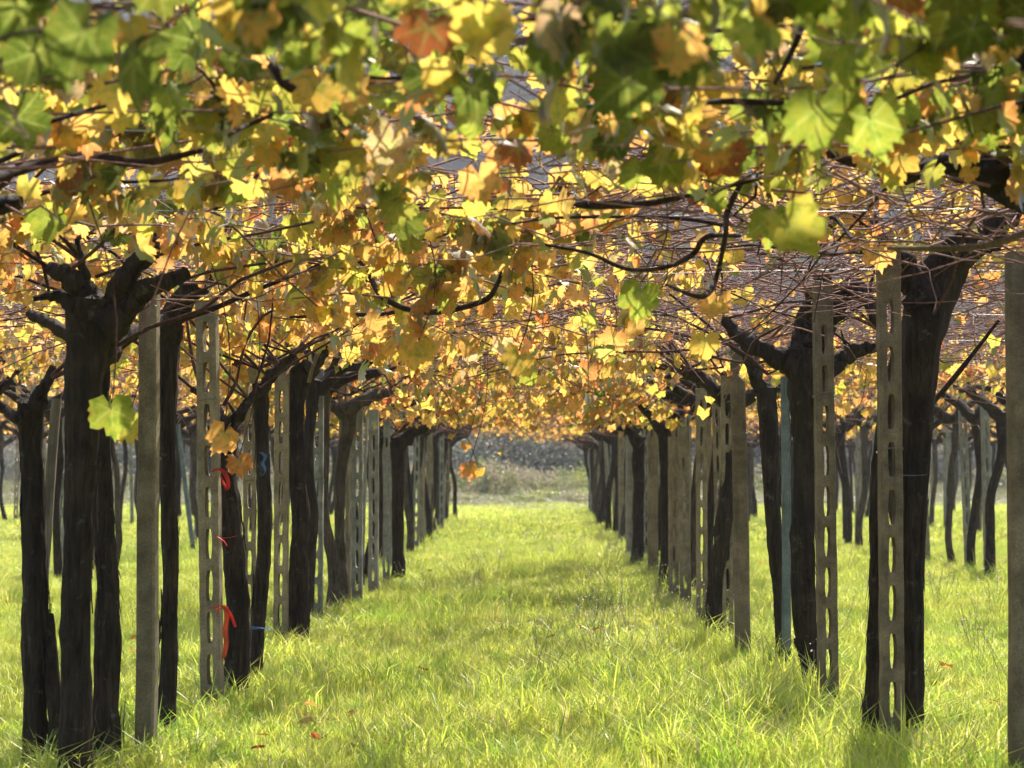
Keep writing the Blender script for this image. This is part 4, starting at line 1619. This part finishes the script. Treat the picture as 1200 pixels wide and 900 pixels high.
shrub_kinds = [
    clump_crown(1, 2600, (1.3, 1.0, .55), .055, [(.36, .38, .08), (.27, .32, .07), (.38, .34, .14)], 26).mesh('shrub crown', M_GRASS, attrs=True),
    clump_crown(2, 2600, (1.5, 1.0, .50), .055, [(.36, .29, .18), (.30, .27, .15), (.34, .34, .13)], 26).mesh('shrub crown', M_GRASS, attrs=True),
    clump_crown(3, 2600, (1.2, 1.0, .62), .060, [(.16, .22, .06), (.22, .26, .07), (.28, .26, .12)], 24).mesh('shrub crown', M_GRASS, attrs=True)]
stem_me = Acc()
for k in range(6):
    a_ = k * 1.05
    q = np.linspace(0, 1, 5)[:, None]
    tubes(stem_me, (np.array([math.cos(a_) * .6, math.sin(a_) * .5, .8]) * q)[None], np.full((1, 5), .009), 4)
stem_me = stem_me.mesh('shrub stems', M_CANE)
SHRUB_LABEL = ['yellow green shrub in the scrub closing the aisle', 'tan half dry shrub in the scrub closing the aisle', 'dark green shrub in the scrub closing the aisle']
for k in range(34):
    kind = (1, 1, 0, 2, 1, 1)[k % 6]
    if k < 12:
        x, y = -4.5 + k * .9 + random.uniform(-.3, .3), random.uniform(70, 76)
        if 1.2 < x < 4.5:
            kind = 0
    else:
        x, y = random.uniform(-20, 20), random.uniform(70, 82)
    r0 = thing('shrub', f'{ORD[k % 17]} {SHRUB_LABEL[kind]}' + ('', ', set farther back')[k // 17], 'shrub', (x, y, 0), 'shrubs beyond the end of the rows', random.uniform(0, 6.28))
    link('crown', shrub_kinds[kind], r0)
    tag(link('stems', stem_me, r0), kind='stuff')
    s = random.uniform(.75, 1.15)
    r0.scale = (s, s, s * random.uniform(.9, 1.35))

for k in range(22):
    kind = (0, 1, 2, 0, 1)[k % 5]
    r0 = thing('low_shrub', f"{ORD[k]} low {('yellow green', 'tan', 'green')[kind]} shrub spreading at the end of the aisle", 'shrub', (random.uniform(-5, 5), 57 + k * .55 + random.uniform(-1, 1), 0), 'low shrubs at the end of the aisle', random.uniform(0, 6.28))
    link('crown', shrub_kinds[kind], r0)
    tag(link('stems', stem_me, r0), kind='stuff')
    q = .22 + .30 * k / 22
    r0.scale = (q * 1.7, q * 1.7, q)

TREE_T = [[(.05, .065, .060), (.065, .080, .070), (.055, .065, .07)], [(.15, .15, .125), (.18, .165, .145), (.12, .135, .10)], [(.075, .085, .06), (.10, .09, .075), (.05, .065, .045)]]
crowns = [clump_crown(40 + k, 5200, (2.4, 2.2, 3.0), .13, TREE_T[k], 46).mesh('tree crown', M_GRASS, attrs=True) for k in range(3)]
tk = Acc()
gnarly_tube(tk, smoothpath([(0, 0, -.1), (.1, 0, 1.2), (0, .1, 2.6), (.1, 0, 4.6)], 14), np.linspace(.2, .06, 14), 9, .15, 3)
for k in range(7):
    a_, z = k * 2.4, 1.3 + k * .45
    gnarly_tube(tk, smoothpath([(0, 0, z), (math.cos(a_) * .7, math.sin(a_) * .7, z + .7), (math.cos(a_) * 1.6, math.sin(a_) * 1.5, z + 1.5)], 8), np.linspace(.08, .025, 8), 6, .15, k)
tk = tk.mesh('tree trunk', M_BARK_PALE)
scrub = [clump_crown(60 + k, 3800, (1.7, 1.4, 1.45), .075, t, 40).mesh('scrub crown', M_GRASS, attrs=True) for k, t in enumerate(
    ([(.28, .27, .22), (.33, .30, .26), (.24, .27, .19)], [(.22, .24, .16), (.27, .25, .21), (.30, .27, .22)]))]
for k in range(30):
    kind = random.choice((0, 0, 1))
    x, y = -26 + k * 1.8 + random.uniform(-.5, .5), random.uniform(81, 85)
    r0 = thing('bush', f"{ORD[k % 28]} {('grey mauve twiggy', 'grey green twiggy')[kind]} bush along the edge of the wood", 'bush', (x, y, 0), 'bushes along the edge of the wood', random.uniform(0, 6.28))
    link('crown', scrub[kind], r0)
    tag(link('stems', stem_me, r0), kind='stuff')
    s = random.uniform(.75, 1.15)
    r0.scale = (s, s, s * random.uniform(.9, 1.2))
TREE_LABEL = ['dark green tree behind the vineyard', 'grey mauve tree behind the vineyard', 'grey green tree behind the vineyard']
for k in range(56):
    kind = random.choice((0, 0, 1, 1, 2))
    x = -34 + (k % 28) * 2.5 + random.uniform(-.9, .9)
    y = (88 if k < 28 else 99) + random.uniform(-3, 3)
    r0 = thing('tree', f"{ORD[k % 28]} from one end of the {('front', 'back')[k // 28]} line, {TREE_LABEL[kind]}", 'tree', (x, y, 0), 'trees of the wood behind the vineyard', random.uniform(0, 6.28))
    link('trunk', tk, r0)
    c = link('crown', crowns[kind], r0)
    c.location = (0, 0, .35)
    s = random.uniform(.8, 1.25)
    r0.scale = (s, s, s * random.uniform(.85, 1.15))

# woods on the hillside, one far mass
hp = []
for _ in range(2600):
    x, y = random.uniform(-140, 140), random.uniform(142, 290)
    k = min(1, max(0, (y - 140) / 130))
    h = 68 * (k * k * (3 - 2 * k)) * (1 + .22 * noise.noise(Vector((x * .008, y * .006, 3)))) + 2.2 * k * noise.noise(Vector((x * .12, y * .12, 1)))
    hp.append((x, y, h - .8))
n = len(hp)
rr = np.zeros((n, 3))
rr[:, 2] = rng.uniform(0, 6.28, n)
sc = np.repeat(rng.uniform(.7, 1.3, (n, 1)), 3, 1)
tag(scatter('hillside_woods', np.array(hp), rr, sc, rng.choice(3, n, p=[.3, .45, .25]), crowns), 'far mauve grey woods covering the hillside behind the vines', 'woods', kind='stuff')
print('hero leaves placed', sum(hero_used), 'of', len(hero_used), 'objects', len(bpy.data.objects))

# ------------------------------------------------------------------ autumn haze
bm = bmesh.new()
bmesh.ops.create_cube(bm, size=1)
hz = bpy.data.meshes.new('haze')
for v in bm.verts:
    v.co = Vector((v.co.x * 720, 190 + v.co.y * 480, 44.5 + v.co.z * 91))
bm.to_mesh(hz)
bm.free()
m, nt, out = new_mat('haze air')
pv = N(nt, 'ShaderNodeVolumePrincipled')
pv.inputs['Color'].default_value = (.86, .90, 1.0, 1)
pv.inputs['Density'].default_value = HAZE
pv.inputs['Anisotropy'].default_value = 0.3
L(nt, pv.outputs[0], out.inputs['Volume'])
hz.materials.append(m)
tag(link('haze', hz), 'thin autumn haze in the air', 'haze', kind='stuff')
